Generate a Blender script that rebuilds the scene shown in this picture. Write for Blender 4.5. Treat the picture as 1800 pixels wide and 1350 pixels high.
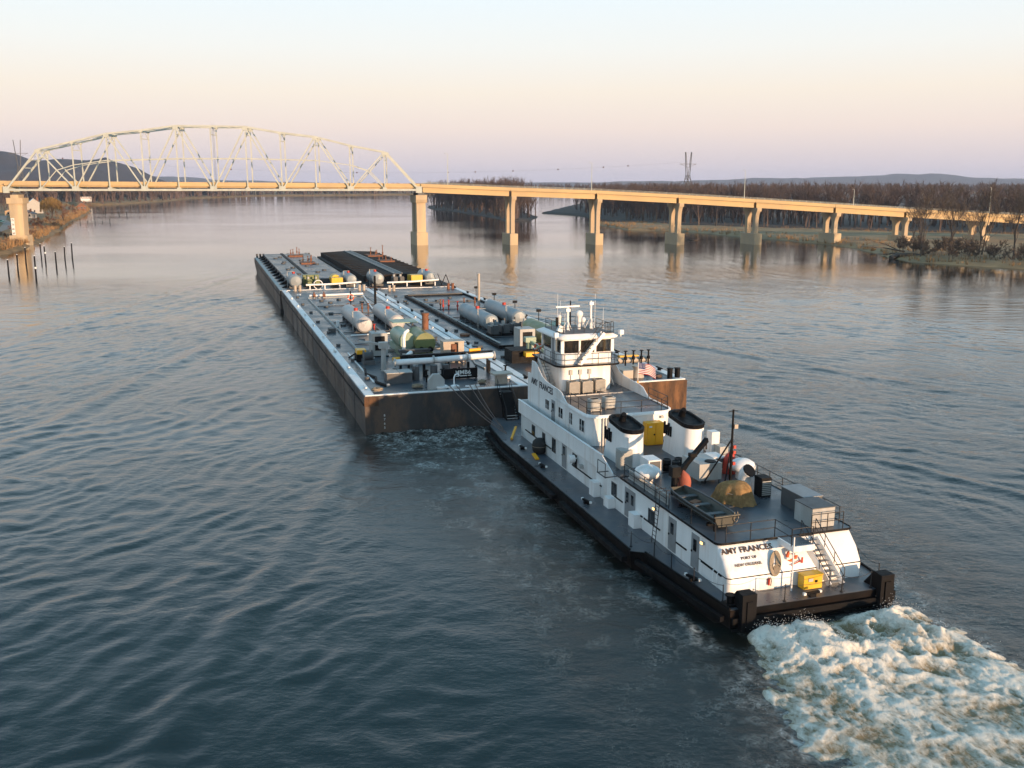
import bpy, bmesh, math, random
import numpy as np
from mathutils import Vector, Matrix
from mathutils.geometry import tessellate_polygon
for _o in list(bpy.data.objects): bpy.data.objects.remove(_o)
scene = bpy.context.scene
col = scene.collection
rnd = random.Random(7)
R = math.radians
# ------------------------------------------------------------ camera
CAMH = 24.5; HAZE = .000055
cam = bpy.data.cameras.new('camera'); camo = bpy.data.objects.new('camera', cam); col.objects.link(camo)
cam.sensor_width = 36.0; cam.lens = 1690/1800*36; cam.clip_start = 0.5; cam.clip_end = 40000
camo.location = (0, 0, CAMH); camo.rotation_euler = (R(90)-math.atan(350/1690), 0, 0)
scene.camera = camo
# ------------------------------------------------------------ world, sun, exposure
SUN_EL, SUN_PHI = 6.5, 43.0          # sun stands behind the camera, to the right
w = bpy.data.worlds.new('World'); scene.world = w; w.use_nodes = True
nt = w.node_tree; nt.nodes.clear()
wo = nt.nodes.new('ShaderNodeOutputWorld'); bg = nt.nodes.new('ShaderNodeBackground')
sky = nt.nodes.new('ShaderNodeTexSky'); sky.sky_type = 'NISHITA'; sky.sun_disc = False
sky.sun_elevation = R(SUN_EL); sky.sun_rotation = R(180-SUN_PHI); sky.air_density = 1.0; sky.dust_density = 1.2; sky.ozone_density = 2.0
# evening sky: colour ramp by elevation over faint Nishita light, high stops set for blue fill (pale blue above, cream, then mauve at the horizon)
tc = nt.nodes.new('ShaderNodeTexCoord'); sx = nt.nodes.new('ShaderNodeSeparateXYZ'); nt.links.new(tc.outputs['Generated'], sx.inputs[0])
rp = nt.nodes.new('ShaderNodeValToRGB'); nt.links.new(sx.outputs['Z'], rp.inputs[0])
SKYSTOPS = [(0.0, (.48,.45,.54)), (.026, (.57,.50,.52)), (.055, (.69,.58,.53)), (.09, (.73,.65,.56)), (.13, (.70,.70,.67)), (.186, (.64,.72,.76)), (.3, (.50,.68,.82)), (.5, (.19,.37,.49)), (1.0, (.165,.335,.50))]
els = rp.color_ramp.elements
while len(els) > 1: els.remove(els[0])
els[0].position = SKYSTOPS[0][0]; els[0].color = SKYSTOPS[0][1]+(1,)
for p, c in SKYSTOPS[1:]:
    e = els.new(p); e.color = c+(1,)
mxs = nt.nodes.new('ShaderNodeMix'); mxs.data_type = 'RGBA'; mxs.inputs[0].default_value = .95
skg = nt.nodes.new('ShaderNodeVectorMath'); skg.operation = 'SCALE'; skg.inputs[3].default_value = .12
nt.links.new(sky.outputs[0], skg.inputs[0]); nt.links.new(skg.outputs[0], mxs.inputs[6]); nt.links.new(rp.outputs[0], mxs.inputs[7])
nt.links.new(mxs.outputs[2], bg.inputs[0]); bg.inputs[1].default_value = 1.0
nt.links.new(bg.outputs[0], wo.inputs[0])
sun = bpy.data.lights.new('sun', 'SUN'); sun.energy = 4.6; sun.angle = R(.6); sun.color = (1, .66, .40)
suno = bpy.data.objects.new('sun', sun); col.objects.link(suno)
_sd = Vector((math.sin(R(SUN_PHI))*math.cos(R(SUN_EL)), -math.cos(R(SUN_PHI))*math.cos(R(SUN_EL)), math.sin(R(SUN_EL))))
suno.rotation_euler = _sd.to_track_quat('Z', 'Y').to_euler(); suno.location = (200, -200, 80)
vs = scene.view_settings; vs.view_transform = 'Standard'; vs.look = 'None'; vs.gamma = 1; vs.exposure = 0.50; vs.use_curve_mapping = False
scene.cycles.max_bounces = 6; scene.cycles.transparent_max_bounces = 8
# ------------------------------------------------------------ tow frame (barges and towboat lie along it)
TH = R(17.7); O2 = Vector((17.41, 51.56, 0))
_c, _s = math.cos(TH), math.sin(TH)
def tw(u, v, z=0.0): return Vector((O2.x + u*_c - v*_s, O2.y + u*_s + v*_c, z))
# ------------------------------------------------------------ mesh helpers
class MB:
    def __init__(s): s.v = []; s.f = []; s.sm = []; s.mi = []; s.m = 0
    def add(s, vs, fs, smooth=False):
        b = len(s.v); s.v.extend([tuple(p) for p in vs])
        for f in fs: s.f.append(tuple(b+i for i in f)); s.sm.append(smooth); s.mi.append(s.m)
        return s
    def box(s, x0, x1, y0, y1, z0, z1):
        P = [(x0,y0,z0),(x1,y0,z0),(x1,y1,z0),(x0,y1,z0),(x0,y0,z1),(x1,y0,z1),(x1,y1,z1),(x0,y1,z1)]
        return s.add(P, [(3,2,1,0),(4,5,6,7),(0,1,5,4),(1,2,6,5),(2,3,7,6),(3,0,4,7)])
    def obox(s, c, sz, M=None):
        hx, hy, hz = sz[0]/2, sz[1]/2, sz[2]/2
        P = [Vector(p) for p in ((-hx,-hy,-hz),(hx,-hy,-hz),(hx,hy,-hz),(-hx,hy,-hz),(-hx,-hy,hz),(hx,-hy,hz),(hx,hy,hz),(-hx,hy,hz))]
        if M is not None: P = [M @ p for p in P]
        c = Vector(c)
        return s.add([p+c for p in P], [(3,2,1,0),(4,5,6,7),(0,1,5,4),(1,2,6,5),(2,3,7,6),(3,0,4,7)])
    def bar(s, a, b, w, h, up=(0,0,1)):           # rectangular bar from a to b
        a, b = Vector(a), Vector(b); d = b-a; L = d.length; y = d.normalized(); up = Vector(up)
        x = y.cross(up)
        if x.length < 1e-4: x = y.cross(Vector((1,0,0)))
        x.normalize(); z = x.cross(y)
        M = Matrix((x, y, z)).transposed()
        return s.obox((a+b)/2, (w, L, h), M)
    def cyl(s, a, b, r, r2=None, n=10, cap=True, smooth=True):
        a, b = Vector(a), Vector(b); r2 = r if r2 is None else r2
        d = (b-a).normalized(); x = d.cross(Vector((0,0,1)))
        if x.length < 1e-4: x = Vector((1,0,0))
        x.normalize(); y = d.cross(x)
        ring = [(math.cos(2*math.pi*i/n), math.sin(2*math.pi*i/n)) for i in range(n)]
        A = [a+(x*c+y*q)*r for c, q in ring]; B = [b+(x*c+y*q)*r2 for c, q in ring]
        s.add(A+B, [(i, (i+1) % n, n+(i+1) % n, n+i) for i in range(n)], smooth)
        if cap:
            if r > 1e-4: s.add(A, [tuple(reversed(range(n)))])
            if r2 > 1e-4: s.add(B, [tuple(range(n))])
        return s
    def tube(s, pts, r, n=5, cap=True, r2=None):
        pts = [Vector(p) for p in pts]; m = len(pts)
        if m < 2: return s
        V = []; prev = None
        for i, p in enumerate(pts):
            t = (pts[min(i+1, m-1)] - pts[max(i-1, 0)]).normalized()
            x = t.cross(Vector((0,0,1))) if prev is None else prev - t*prev.dot(t)
            if x.length < 1e-3: x = t.cross(Vector((0,1,0)))
            x.normalize(); prev = x; y = t.cross(x)
            rr = r if r2 is None else r+(r2-r)*i/(m-1)
            V += [p+(x*math.cos(2*math.pi*k/n)+y*math.sin(2*math.pi*k/n))*rr for k in range(n)]
        F = [(i*n+k, i*n+(k+1) % n, (i+1)*n+(k+1) % n, (i+1)*n+k) for i in range(m-1) for k in range(n)]
        s.add(V, F, True)
        if cap: s.add(V[:n], [tuple(reversed(range(n)))]); s.add(V[-n:], [tuple(range(n))])
        return s
    def prism(s, poly, h0, h1, axis='z'):         # poly extruded along an axis; other two axes in order
        n = len(poly)
        def P(a, b, h): return (a, b, h) if axis == 'z' else ((h, a, b) if axis == 'x' else (a, h, b))
        A = [P(a, b, h0) for a, b in poly]; B = [P(a, b, h1) for a, b in poly]
        tri = tessellate_polygon([[Vector((a, b, 0)) for a, b in poly]])
        s.add(A+B, [(i, (i+1) % n, n+(i+1) % n, n+i) for i in range(n)])
        s.add(A, [tuple(reversed(t)) for t in tri]); s.add(B, [tuple(t) for t in tri])
        return s
    def lathe(s, prof, c=(0,0,0), n=16, smooth=True):
        V = []
        for r, z in prof: V += [(c[0]+r*math.cos(2*math.pi*k/n), c[1]+r*math.sin(2*math.pi*k/n), c[2]+z) for k in range(n)]
        m = len(prof)
        return s.add(V, [(i*n+k, i*n+(k+1) % n, (i+1)*n+(k+1) % n, (i+1)*n+k) for i in range(m-1) for k in range(n)], smooth)
    def torus(s, c, R0, r, ax='z', n=18, m=7):
        V = []
        for i in range(n):
            a = 2*math.pi*i/n
            for k in range(m):
                b = 2*math.pi*k/m; q = R0+r*math.cos(b); p = (q*math.cos(a), q*math.sin(a), r*math.sin(b))
                if ax == 'x': p = (p[2], p[0], p[1])
                if ax == 'y': p = (p[0], p[2], p[1])
                V.append((c[0]+p[0], c[1]+p[1], c[2]+p[2]))
        return s.add(V, [(i*m+k, ((i+1) % n)*m+k, ((i+1) % n)*m+(k+1) % m, i*m+(k+1) % m) for i in range(n) for k in range(m)], True)
    def mesh(s, name, mats):
        me = bpy.data.meshes.new(name); me.from_pydata(s.v, [], s.f)
        for m in (mats if isinstance(mats, (list, tuple)) else [mats]): me.materials.append(m)
        me.polygons.foreach_set('use_smooth', s.sm); me.polygons.foreach_set('material_index', s.mi)
        me.validate(); bm = bmesh.new(); bm.from_mesh(me); bmesh.ops.recalc_face_normals(bm, faces=bm.faces); bm.to_mesh(me); bm.free()
        me.update(); return me
    def build(s, name, mats, parent=None, label=None):
        o = bpy.data.objects.new(name, s.mesh(name, mats)); col.objects.link(o)
        if parent is not None: o.parent = parent
        if label: o['label'] = label
        return o
def tag(o, label, cat, group=None):
    o['label'] = label; o['category'] = cat
    if group: o['group'] = group
    return o
def thing(name, label, cat, loc=(0,0,0), rz=0.0, group=None):
    o = bpy.data.objects.new(name, None); col.objects.link(o); o.empty_display_size = .3
    o.location = loc; o.rotation_euler = (0, 0, rz); return tag(o, label, cat, group)
def struct(o): o['kind'] = 'structure'; return o
def stuff(o): o['kind'] = 'stuff'; return o
def copy_tree(o, parent=None):
    c = o.copy(); col.objects.link(c); c.parent = parent
    for ch in list(o.children): copy_tree(ch, c)
    return c
def part(parent, name, mats, fn, label=None):
    m = MB(); fn(m); return m.build(name, mats, parent, label)
def text_mesh(txt, size, depth=.012, bold=0.0, shear=0):
    cu = bpy.data.curves.new('lettering', 'FONT'); cu.body = txt; cu.size = size; cu.extrude = depth; cu.offset = bold
    cu.align_x = 'CENTER'; cu.align_y = 'CENTER'; cu.resolution_u = 2
    o = bpy.data.objects.new('lettering', cu); col.objects.link(o)
    dg = bpy.context.evaluated_depsgraph_get(); me = bpy.data.meshes.new_from_object(o.evaluated_get(dg))
    bpy.data.objects.remove(o); return me
def lettering(txt, size, mat_, parent, loc, rot, bold=0.0, sx=1.0, name='lettering'):
    me = text_mesh(txt, size, .012, bold); me.materials.clear(); me.materials.append(mat_)
    o = bpy.data.objects.new(name, me); col.objects.link(o); o.parent = parent; o.location = loc; o.rotation_euler = rot; o.scale = (sx, 1, 1); return o
# ------------------------------------------------------------ materials
def newmat(name):
    m = bpy.data.materials.new(name); m.use_nodes = True; n = m.node_tree; return m, n, n.nodes['Principled BSDF']
def mat(name, c, rough=.6, metal=0.0, var=.18, scale=1.5, c2=None, amt=.5, stretch=(1,1,1), bump=0.0, bscale=12, spec=.5, detail=5, lo=.42, hi=.66, rvar=.12):
    m, n, b = newmat(name); L = n.links
    b.inputs['Roughness'].default_value = rough; b.inputs['Metallic'].default_value = metal; b.inputs['Specular IOR Level'].default_value = spec
    tcn = n.nodes.new('ShaderNodeTexCoord'); mp = n.nodes.new('ShaderNodeMapping'); mp.inputs['Scale'].default_value = stretch
    L.new(tcn.outputs['Object'], mp.inputs[0])
    nz = n.nodes.new('ShaderNodeTexNoise'); nz.inputs['Scale'].default_value = scale; nz.inputs['Detail'].default_value = detail; nz.inputs['Roughness'].default_value = .62
    L.new(mp.outputs[0], nz.inputs['Vector'])
    cr = n.nodes.new('ShaderNodeValToRGB'); L.new(nz.outputs['Fac'], cr.inputs[0])
    d = tuple(max(0, x*(1-var)) for x in c); h = tuple(min(1, x*(1+var)) for x in c)
    cr.color_ramp.elements[0].position = .3; cr.color_ramp.elements[0].color = d+(1,)
    cr.color_ramp.elements[1].position = .7; cr.color_ramp.elements[1].color = h+(1,)
    outc = cr.outputs[0]
    if c2 is not None:
        n2 = n.nodes.new('ShaderNodeTexNoise'); n2.inputs['Scale'].default_value = scale*.6; n2.inputs['Detail'].default_value = 7; n2.inputs['Roughness'].default_value = .7
        mp2 = n.nodes.new('ShaderNodeMapping'); mp2.inputs['Scale'].default_value = stretch; mp2.inputs['Location'].default_value = (3.1, 7.7, 1.3)
        L.new(tcn.outputs['Object'], mp2.inputs[0]); L.new(mp2.outputs[0], n2.inputs['Vector'])
        r2 = n.nodes.new('ShaderNodeMapRange'); r2.inputs[1].default_value = lo; r2.inputs[2].default_value = hi; r2.inputs[4].default_value = amt; L.new(n2.outputs['Fac'], r2.inputs[0])
        mx = n.nodes.new('ShaderNodeMix'); mx.data_type = 'RGBA'; L.new(r2.outputs[0], mx.inputs[0]); L.new(outc, mx.inputs[6]); mx.inputs[7].default_value = tuple(c2)+(1,)
        outc = mx.outputs[2]
    L.new(outc, b.inputs['Base Color'])
    rr = n.nodes.new('ShaderNodeMapRange'); rr.inputs[1].default_value = .35; rr.inputs[2].default_value = .65; rr.inputs[3].default_value = max(.05, rough-rvar); rr.inputs[4].default_value = min(1, rough+rvar); L.new(nz.outputs['Fac'], rr.inputs[0]); L.new(rr.outputs[0], b.inputs['Roughness'])
    if bump:
        nb = n.nodes.new('ShaderNodeTexNoise'); nb.inputs['Scale'].default_value = bscale; nb.inputs['Detail'].default_value = 6
        L.new(mp.outputs[0], nb.inputs['Vector'])
        bp = n.nodes.new('ShaderNodeBump'); bp.inputs['Strength'].default_value = bump; bp.inputs['Distance'].default_value = .05
        L.new(nb.outputs['Fac'], bp.inputs['Height']); L.new(bp.outputs[0], b.inputs['Normal'])
    return m
M = {}
M['white'] = mat('white_paint', (.80,.80,.79), .42, var=.05, scale=1.5, c2=(.42,.31,.22), amt=.6, stretch=(1,1,.10), lo=.53, hi=.78, bump=.22, bscale=1.3)
M['deck'] = mat('deck_paint', (.050,.064,.082), .36, spec=.6, var=.35, scale=.6, c2=(.11,.105,.10), amt=.6, bump=.15)
M['deck2'] = mat('barge_deck_paint', (.036,.050,.064), .34, spec=.65, var=.4, scale=.3, c2=(.09,.092,.095), amt=.6, bump=.18)
M['hull'] = mat('hull_paint', (.036,.034,.034), .58, var=.5, scale=.55, c2=(.13,.078,.05), amt=.8, stretch=(1,.35,.5), bump=.4, bscale=1.2, lo=.45, hi=.62)
M['hullb'] = mat('towboat_hull_paint', (.006,.006,.007), .6, spec=.18, var=.3, scale=.5, c2=(.035,.022,.015), amt=.4, stretch=(1,1,.4), bump=.1)
M['rusthull'] = mat('rusty_barge_side', (.15,.078,.04), .75, var=.5, scale=1.1, c2=(.035,.026,.022), amt=.9, stretch=(1,1,.28), bump=.5, bscale=2, spec=.2, lo=.42, hi=.6)
M['black'] = mat('black_paint', (.005,.005,.006), .6, var=.25, scale=2, spec=.15)
M['rail'] = mat('black_rail_paint', (.016,.016,.018), .5, var=.1)
M['grey'] = mat('grey_paint', (.26,.27,.28), .5, var=.1, scale=1.2, c2=(.14,.12,.10), amt=.4)
M['dgrey'] = mat('dark_grey_steel', (.085,.09,.095), .55, var=.2, scale=1.5, c2=(.05,.04,.035), amt=.5)
M['lgrey'] = mat('weathered_grey_paint', (.40,.41,.40), .55, var=.12, scale=1.0, c2=(.25,.2,.15), amt=.45, stretch=(1,1,.3))
M['tank'] = mat('tank_paint', (.42,.42,.42), .42, var=.1, scale=.6, c2=(.30,.22,.16), amt=.35, stretch=(1,.3,1))
M['bluetank'] = mat('pale_blue_tank_paint', (.21,.26,.29), .42, var=.1, scale=.6, c2=(.30,.25,.2), amt=.3)
M['green'] = mat('green_boiler_paint', (.16,.19,.07), .4, var=.15, scale=1.0, c2=(.2,.16,.07), amt=.4)
M['lgreen'] = mat('pale_green_paint', (.27,.36,.27), .42, var=.1, scale=1.0, c2=(.2,.22,.15), amt=.3)
M['beige'] = mat('beige_paint', (.42,.37,.31), .55, var=.12, scale=1.2, c2=(.28,.2,.13), amt=.4)
M['yellow'] = mat('yellow_paint', (.72,.42,.02), .4, var=.08, scale=1.5, c2=(.4,.25,.05), amt=.25)
M['oyellow'] = mat('orange_yellow_paint', (.86,.40,.010), .4, var=.06, scale=1.5)
M['red'] = mat('red_paint', (.42,.035,.02), .45, var=.15, scale=3)
M['rust'] = mat('rust', (.20,.085,.045), .8, var=.35, scale=2, bump=.2)
M['orange'] = mat('orange_foam', (.72,.12,.03), .5, var=.08)
M['concrete'] = mat('concrete', (.52,.40,.25), .85, var=.10, scale=.25, c2=(.27,.24,.21), amt=.5, stretch=(1,1,.25), bump=.15, bscale=2)
M['girder'] = mat('weathered_girder_concrete', (.64,.45,.22), .8, var=.08, scale=.3, c2=(.36,.29,.2), amt=.4, stretch=(.4,1,1))
M['steel'] = mat('pale_bridge_paint', (.52,.55,.49), .55, var=.1, scale=.4, c2=(.32,.30,.26), amt=.3)
M['asphalt'] = mat('asphalt', (.06,.06,.06), .85, var=.15, scale=.5)
M['rope'] = mat('rope', (.30,.24,.17), .9, var=.2, scale=12, stretch=(1,1,1))
M['wire'] = mat('steel_wire', (.13,.085,.07), .6, var=.2, scale=8)
M['tarp'] = mat('tan_tarpaulin', (.31,.19,.085), .95, var=.35, scale=3.5, bump=.8, bscale=6, spec=.05, c2=(.16,.09,.04), amt=.6)
M['redtarp'] = mat('faded_red_tarpaulin', (.36,.10,.06), .8, var=.2, scale=3, bump=.3, bscale=6)
M['olive'] = mat('olive_aluminium', (.06,.06,.05), .55, metal=.2, var=.2, scale=1.5)
M['interior'] = mat('wood_panel', (.40,.17,.045), .5, var=.15, scale=2)
M['letter'] = mat('lettering_paint', (.018,.02,.03), .55, var=.1)
M['sun_brown_letter'] = mat('sun_tinted_lettering', (.07,.04,.025), .55, var=.5, scale=3)  # dark stern letters with the warm sun tint put into the brown
M['wlet'] = mat('white_lettering_paint', (.75,.75,.73), .5, var=.05)
M['louvre'] = mat('louvre_metal', (.36,.36,.34), .5, var=.15, scale=3)
M['rubber'] = mat('rubber', (.012,.012,.012), .7, var=.2)
def glassmat(name, tint, trans):
    m, n, b = newmat(name); L = n.links
    b.inputs['Base Color'].default_value = tint+(1,); b.inputs['Roughness'].default_value = .06; b.inputs['Specular IOR Level'].default_value = .8
    if trans > 0:
        t = n.nodes.new('ShaderNodeBsdfTransparent'); t.inputs[0].default_value = (.75,.8,.82,1); mx = n.nodes.new('ShaderNodeMixShader'); mx.inputs[0].default_value = trans
        L.new(b.outputs[0], mx.inputs[1]); L.new(t.outputs[0], mx.inputs[2]); L.new(mx.outputs[0], n.nodes['Material Output'].inputs[0])
    return m
M['glass'] = glassmat('dark_window_glass', (.012,.014,.017), 0)
M['cglass'] = glassmat('clear_window_glass', (.02,.022,.024), .6)
def emis(name, c, e):
    m, n, b = newmat(name); b.inputs['Base Color'].default_value = c+(1,); b.inputs['Emission Color'].default_value = c+(1,); b.inputs['Emission Strength'].default_value = e; return m
M['lamp'] = emis('lit_amber_lamp', (1,.55,.18), 2.2)
# ------------------------------------------------------------ numpy noise
def _hash(ix, iy, seed):
    h = (ix*374761393 + iy*668265263 + seed*974634777) & 0xffffffff
    h = ((h ^ (h >> 13))*1274126177) & 0xffffffff
    return ((h ^ (h >> 16)) & 0xffff)/65535.0
def vnoise(x, y, seed=0):
    ix = np.floor(x).astype(np.int64); iy = np.floor(y).astype(np.int64); fx = x-ix; fy = y-iy
    fx = fx*fx*fx*(fx*(fx*6-15)+10); fy = fy*fy*fy*(fy*(fy*6-15)+10)
    a = _hash(ix, iy, seed); b = _hash(ix+1, iy, seed); c = _hash(ix, iy+1, seed); d = _hash(ix+1, iy+1, seed)
    return (a*(1-fx)+b*fx)*(1-fy)+(c*(1-fx)+d*fx)*fy
def fbm(x, y, oct=4, seed=0, gain=.5, ridged=False):
    s = 0; a = 1; t = 0
    for i in range(oct):
        n = vnoise(x*2**i+17.3*i, y*2**i-9.1*i, seed+i)
        if ridged: n = 1-np.abs(2*n-1)
        s = s+a*n; t += a; a *= gain
    return s/t
def sstep(a, b, x): t = np.clip((x-a)/(b-a), 0, 1); return t*t*(3-2*t)
def np_mesh(name, V, F, mats, smooth=True):
    me = bpy.data.meshes.new(name); nv, nf = len(V), len(F); k = F.shape[1]
    me.vertices.add(nv); me.vertices.foreach_set('co', np.asarray(V, np.float32).ravel())
    me.loops.add(nf*k); me.loops.foreach_set('vertex_index', F.astype(np.int32).ravel())
    me.polygons.add(nf); me.polygons.foreach_set('loop_start', np.arange(0, nf*k, k, dtype=np.int32))
    me.polygons.foreach_set('use_smooth', np.full(nf, smooth)); 
    for m in mats: me.materials.append(m)
    me.update(calc_edges=True); me.validate(); return me
def grid_faces(nx, ny):
    i = np.arange(nx-1)[:, None]*ny+np.arange(ny-1)[None, :]
    return np.stack([i, i+ny, i+ny+1, i+1], -1).reshape(-1, 4)
# ------------------------------------------------------------ river
def lines(a, b, step, far_lo, far_hi, g=1.10):
    L = list(np.arange(a, b, step)); s = step; x = L[-1]
    while x < far_hi: s *= g; x += s; L.append(x)
    s = step; x = a; P = []
    while x > far_lo: s *= g; x -= s; P.append(x)
    return np.array(P[::-1]+L)
WX = lines(-78, 76, .42, -9000, 9000); WY = lines(33, 215, .42, -400, 12000, 1.06)
X, Y = np.meshgrid(WX, WY, indexing='ij')
Ut = (X-O2.x)*_c+(Y-O2.y)*_s; Vt = -(X-O2.x)*_s+(Y-O2.y)*_c
near = (1-sstep(150, 330, np.hypot(X, Y-60)))
def wave(wl, ang, ph=0, warp=1.5, ws=.05, seed=3):   # ang: crest direction from the tow axis, outward going aft
    k = 2*math.pi/wl; a = R(ang)
    return lambda out, aft: 2*(.5+.5*np.sin(k*(out*math.cos(a)-aft*math.sin(a)+warp*(fbm(X*ws, Y*ws, 3, seed)-.5)*11)+ph))**1.7*(.25+1.5*fbm(X*ws*2.2+5, Y*ws*2.2, 2, seed+40))-.8
Hh = np.zeros_like(X)
for side, edge in ((-1, -18.0), (1, 17.4)):
    out = side*(Ut-edge); msk = sstep(-1, 4, out)
    aft = 250-Vt
    patch = sstep(.35, .65, fbm(X*.03, Y*.03, 3, 11+side)); patch2 = sstep(.38, .62, fbm(X*.05+9, Y*.05, 3, 21+side))
    Hh += msk*(.055*patch*sstep(190, 90, aft)*wave(6.5, 24, 0, 1.2)(out, aft) +   .030*patch2*wave(3.6, 33, 1, 1.1, .07, 8)(out, aft) + .036*wave(2.3, 18, 2, 1.0, .1, 5)(out, aft)*(1-.5*patch) + .036*patch*wave(1.9, 44, 4, 1.2, .12, 15)(out, aft))
    for src, amp, wl in ((248, .16, 7), (152, .20, 5.5), (49, .12, 4.2)):        # Kelvin arms from bow, joint and stern
        a2 = np.maximum(src-Vt, .01); d = out*math.cos(R(19))-a2*math.sin(R(19)); run = (Vt < src)
        Hh += msk*run*amp*np.exp(-(d/(wl*.55))**2)*np.cos(2*math.pi*d/wl)*np.exp(-a2/170)
Hh += .10*(fbm(X*.16, Y*.16, 4, 31)-.5) + (.05+.07*(1-sstep(60, 190, np.hypot(X, Y-40))))*(fbm(X*.40, Y*.55, 4, 41, .62)-.5)
# churned water beside the towboat and behind the barge transom
behind = sstep(50.5, 46, Vt)*sstep(-19.5, -14, Ut)*sstep(19, 12, Ut)
turb = behind*np.exp(-np.maximum(49-Vt, 0)/45)
Hh += turb*.34*(fbm(X*.55, Y*.55, 4, 51, .55, True)-.55)
boil = sstep(50, 48.5, Vt)*sstep(-18.5, -16.5, Ut)*sstep(-5.2, -7, Ut)*np.exp(-np.maximum(48.6-Vt, 0)/4.2)
Hh += boil*.75*(fbm(X*.8, Y*.8, 4, 61, .55, True)-.35)
boilR = sstep(49, 47.5, Vt)*sstep(5.5, 7.5, Ut)*sstep(18.5, 16, Ut)*np.exp(-np.maximum(47.8-Vt, 0)/14)
Hh += boilR*.4*(fbm(X*.8, Y*.8, 4, 62, .55, True)-.4)
sidew = np.exp(-((np.abs(Ut)-7.6)/.8)**2)*sstep(12, 3, Vt)*sstep(-3, 0, Vt)
Hh += sidew*.25*(fbm(X*1.1, Y*1.1, 3, 71)-.2)
Zw = Hh*near
inhull = (np.abs(Ut) < 6.6)*(Vt > 1.5)*(Vt < 47)+(Ut > -17.2)*(Ut < 16.6)*(Vt > 50.5)*(Vt < 246)
Zw = np.where(inhull > 0, -.35, Zw)
foam = np.clip(boil*1.9*sstep(.40, .66, fbm(X*.7, Y*.7, 4, 61, .55, True)+.1*boil) + boilR*.8*sstep(.5, .75, fbm(X*.7, Y*.7, 4, 62, .55, True))
        + .60*turb*sstep(.60, .84, fbm(X*.28, Y*.28, 5, 81, .62, True)) + sidew*.8*sstep(.45, .7, fbm(X*.9, Y*.9, 3, 71)), 0, 1)*near
vb_ = np.maximum(-Vt, 0); ew = np.abs(Ut-(.3-.05*vb_))/(5.3+.34*vb_); wk = sstep(1.45, .8, ew)*sstep(-.5, 1, -Vt)*sstep(40, 26, vb_)
foam = np.clip(foam+near*wk*.7*sstep(.46, .74, fbm(X*.55, Y*.55, 4, 91, .6, True)), 0, 1)
me = np_mesh('river', np.stack([X, Y, Zw], -1).reshape(-1, 3), grid_faces(len(WX), len(WY)), [])
at = me.attributes.new('foam', 'FLOAT', 'POINT'); at.data.foreach_set('value', foam.astype(np.float32).ravel())
at = me.attributes.new('churn', 'FLOAT', 'POINT'); at.data.foreach_set('value', np.clip(turb+boil+boilR+wk*.5, 0, 1).astype(np.float32).ravel())
m, n, b = newmat('river_water'); L = n.links
b.inputs['Roughness'].default_value = .05; b.inputs['IOR'].default_value = 1.43; b.inputs['Specular IOR Level'].default_value = .5
tcn = n.nodes.new('ShaderNodeTexCoord')
def noise_node(sc, stretch, det=4, rgh=.55):
    mp = n.nodes.new('ShaderNodeMapping'); mp.inputs['Scale'].default_value = stretch; L.new(tcn.outputs['Object'], mp.inputs[0])
    z = n.nodes.new('ShaderNodeTexNoise'); z.inputs['Scale'].default_value = sc; z.inputs['Detail'].default_value = det; z.inputs['Roughness'].default_value = rgh
    L.new(mp.outputs[0], z.inputs['Vector']); return z.outputs['Fac']
def mth(op, a, b_=None):
    q = n.nodes.new('ShaderNodeMath'); q.operation = op
    for i, x in enumerate((a, b_)):
        if x is None: continue
        if isinstance(x, (int, float)): q.inputs[i].default_value = x
        else: L.new(x, q.inputs[i])
    return q.outputs[0]
def mrange(x, a, b_, c=0.0, d=1.0):
    q = n.nodes.new('ShaderNodeMapRange'); L.new(x, q.inputs[0])
    for i, y in enumerate((a, b_, c, d)): q.inputs[i+1].default_value = y
    return q.outputs[0]
calm = mrange(noise_node(.012, (.45, 1.0, 1), 4), .40, .60, .35, 1.0)       # wind patches and slicks
rip3 = noise_node(5.5, (.75, 1, 1), 4, .6); rip = noise_node(2.1, (.7, 1.0, 1), 6, .62); rip2 = noise_node(.38, (.55, 1, 1), 4)
hgt = mth('ADD', mth('ADD', mth('MULTIPLY', rip, .095), mth('MULTIPLY', rip3, .020)), mth('MULTIPLY', rip2, .15))
fa = n.nodes.new('ShaderNodeAttribute'); fa.attribute_name = 'foam'; ch = n.nodes.new('ShaderNodeAttribute'); ch.attribute_name = 'churn'
dst = n.nodes.new('ShaderNodeVectorMath'); dst.operation = 'DISTANCE'; L.new(tcn.outputs['Object'], dst.inputs[0]); dst.inputs[1].default_value = (0, 90, 0)
nearness = mrange(dst.outputs['Value'], 60, 260, 1.0, .26)      # chop raised by the tow dies away upstream
hgt = mth('MULTIPLY', mth('MULTIPLY', hgt, nearness), mth('ADD', calm, ch.outputs['Fac']))
bp = n.nodes.new('ShaderNodeBump'); bp.inputs['Strength'].default_value = .85; bp.inputs['Distance'].default_value = 1.0; L.new(hgt, bp.inputs['Height']); L.new(bp.outputs[0], b.inputs['Normal'])
wcol = n.nodes.new('ShaderNodeMix'); wcol.data_type = 'RGBA'; wcol.inputs[6].default_value = (.0035,.012,.013,1); wcol.inputs[7].default_value = (.013,.011,.007,1)
L.new(mrange(ch.outputs['Fac'], .05, .7), wcol.inputs[0])
fn = noise_node(1.9, (1, 1, 1), 8, .7); n.nodes[-1].inputs['Distortion'].default_value = 1.2; fn2 = noise_node(.8, (1, 1, 1), 5, .65)
fm = mth('MULTIPLY', mrange(fn, .40, .68), mrange(fn2, .34, .60)); fm = mth('MULTIPLY', fm, mrange(fa.outputs['Fac'], .05, .75))
lace = mrange(mth('ABSOLUTE', mth('SUBTRACT', noise_node(1.1, (1,1,1), 6, .68), .5)), .004, .03, 1.0, 0.0)
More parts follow.
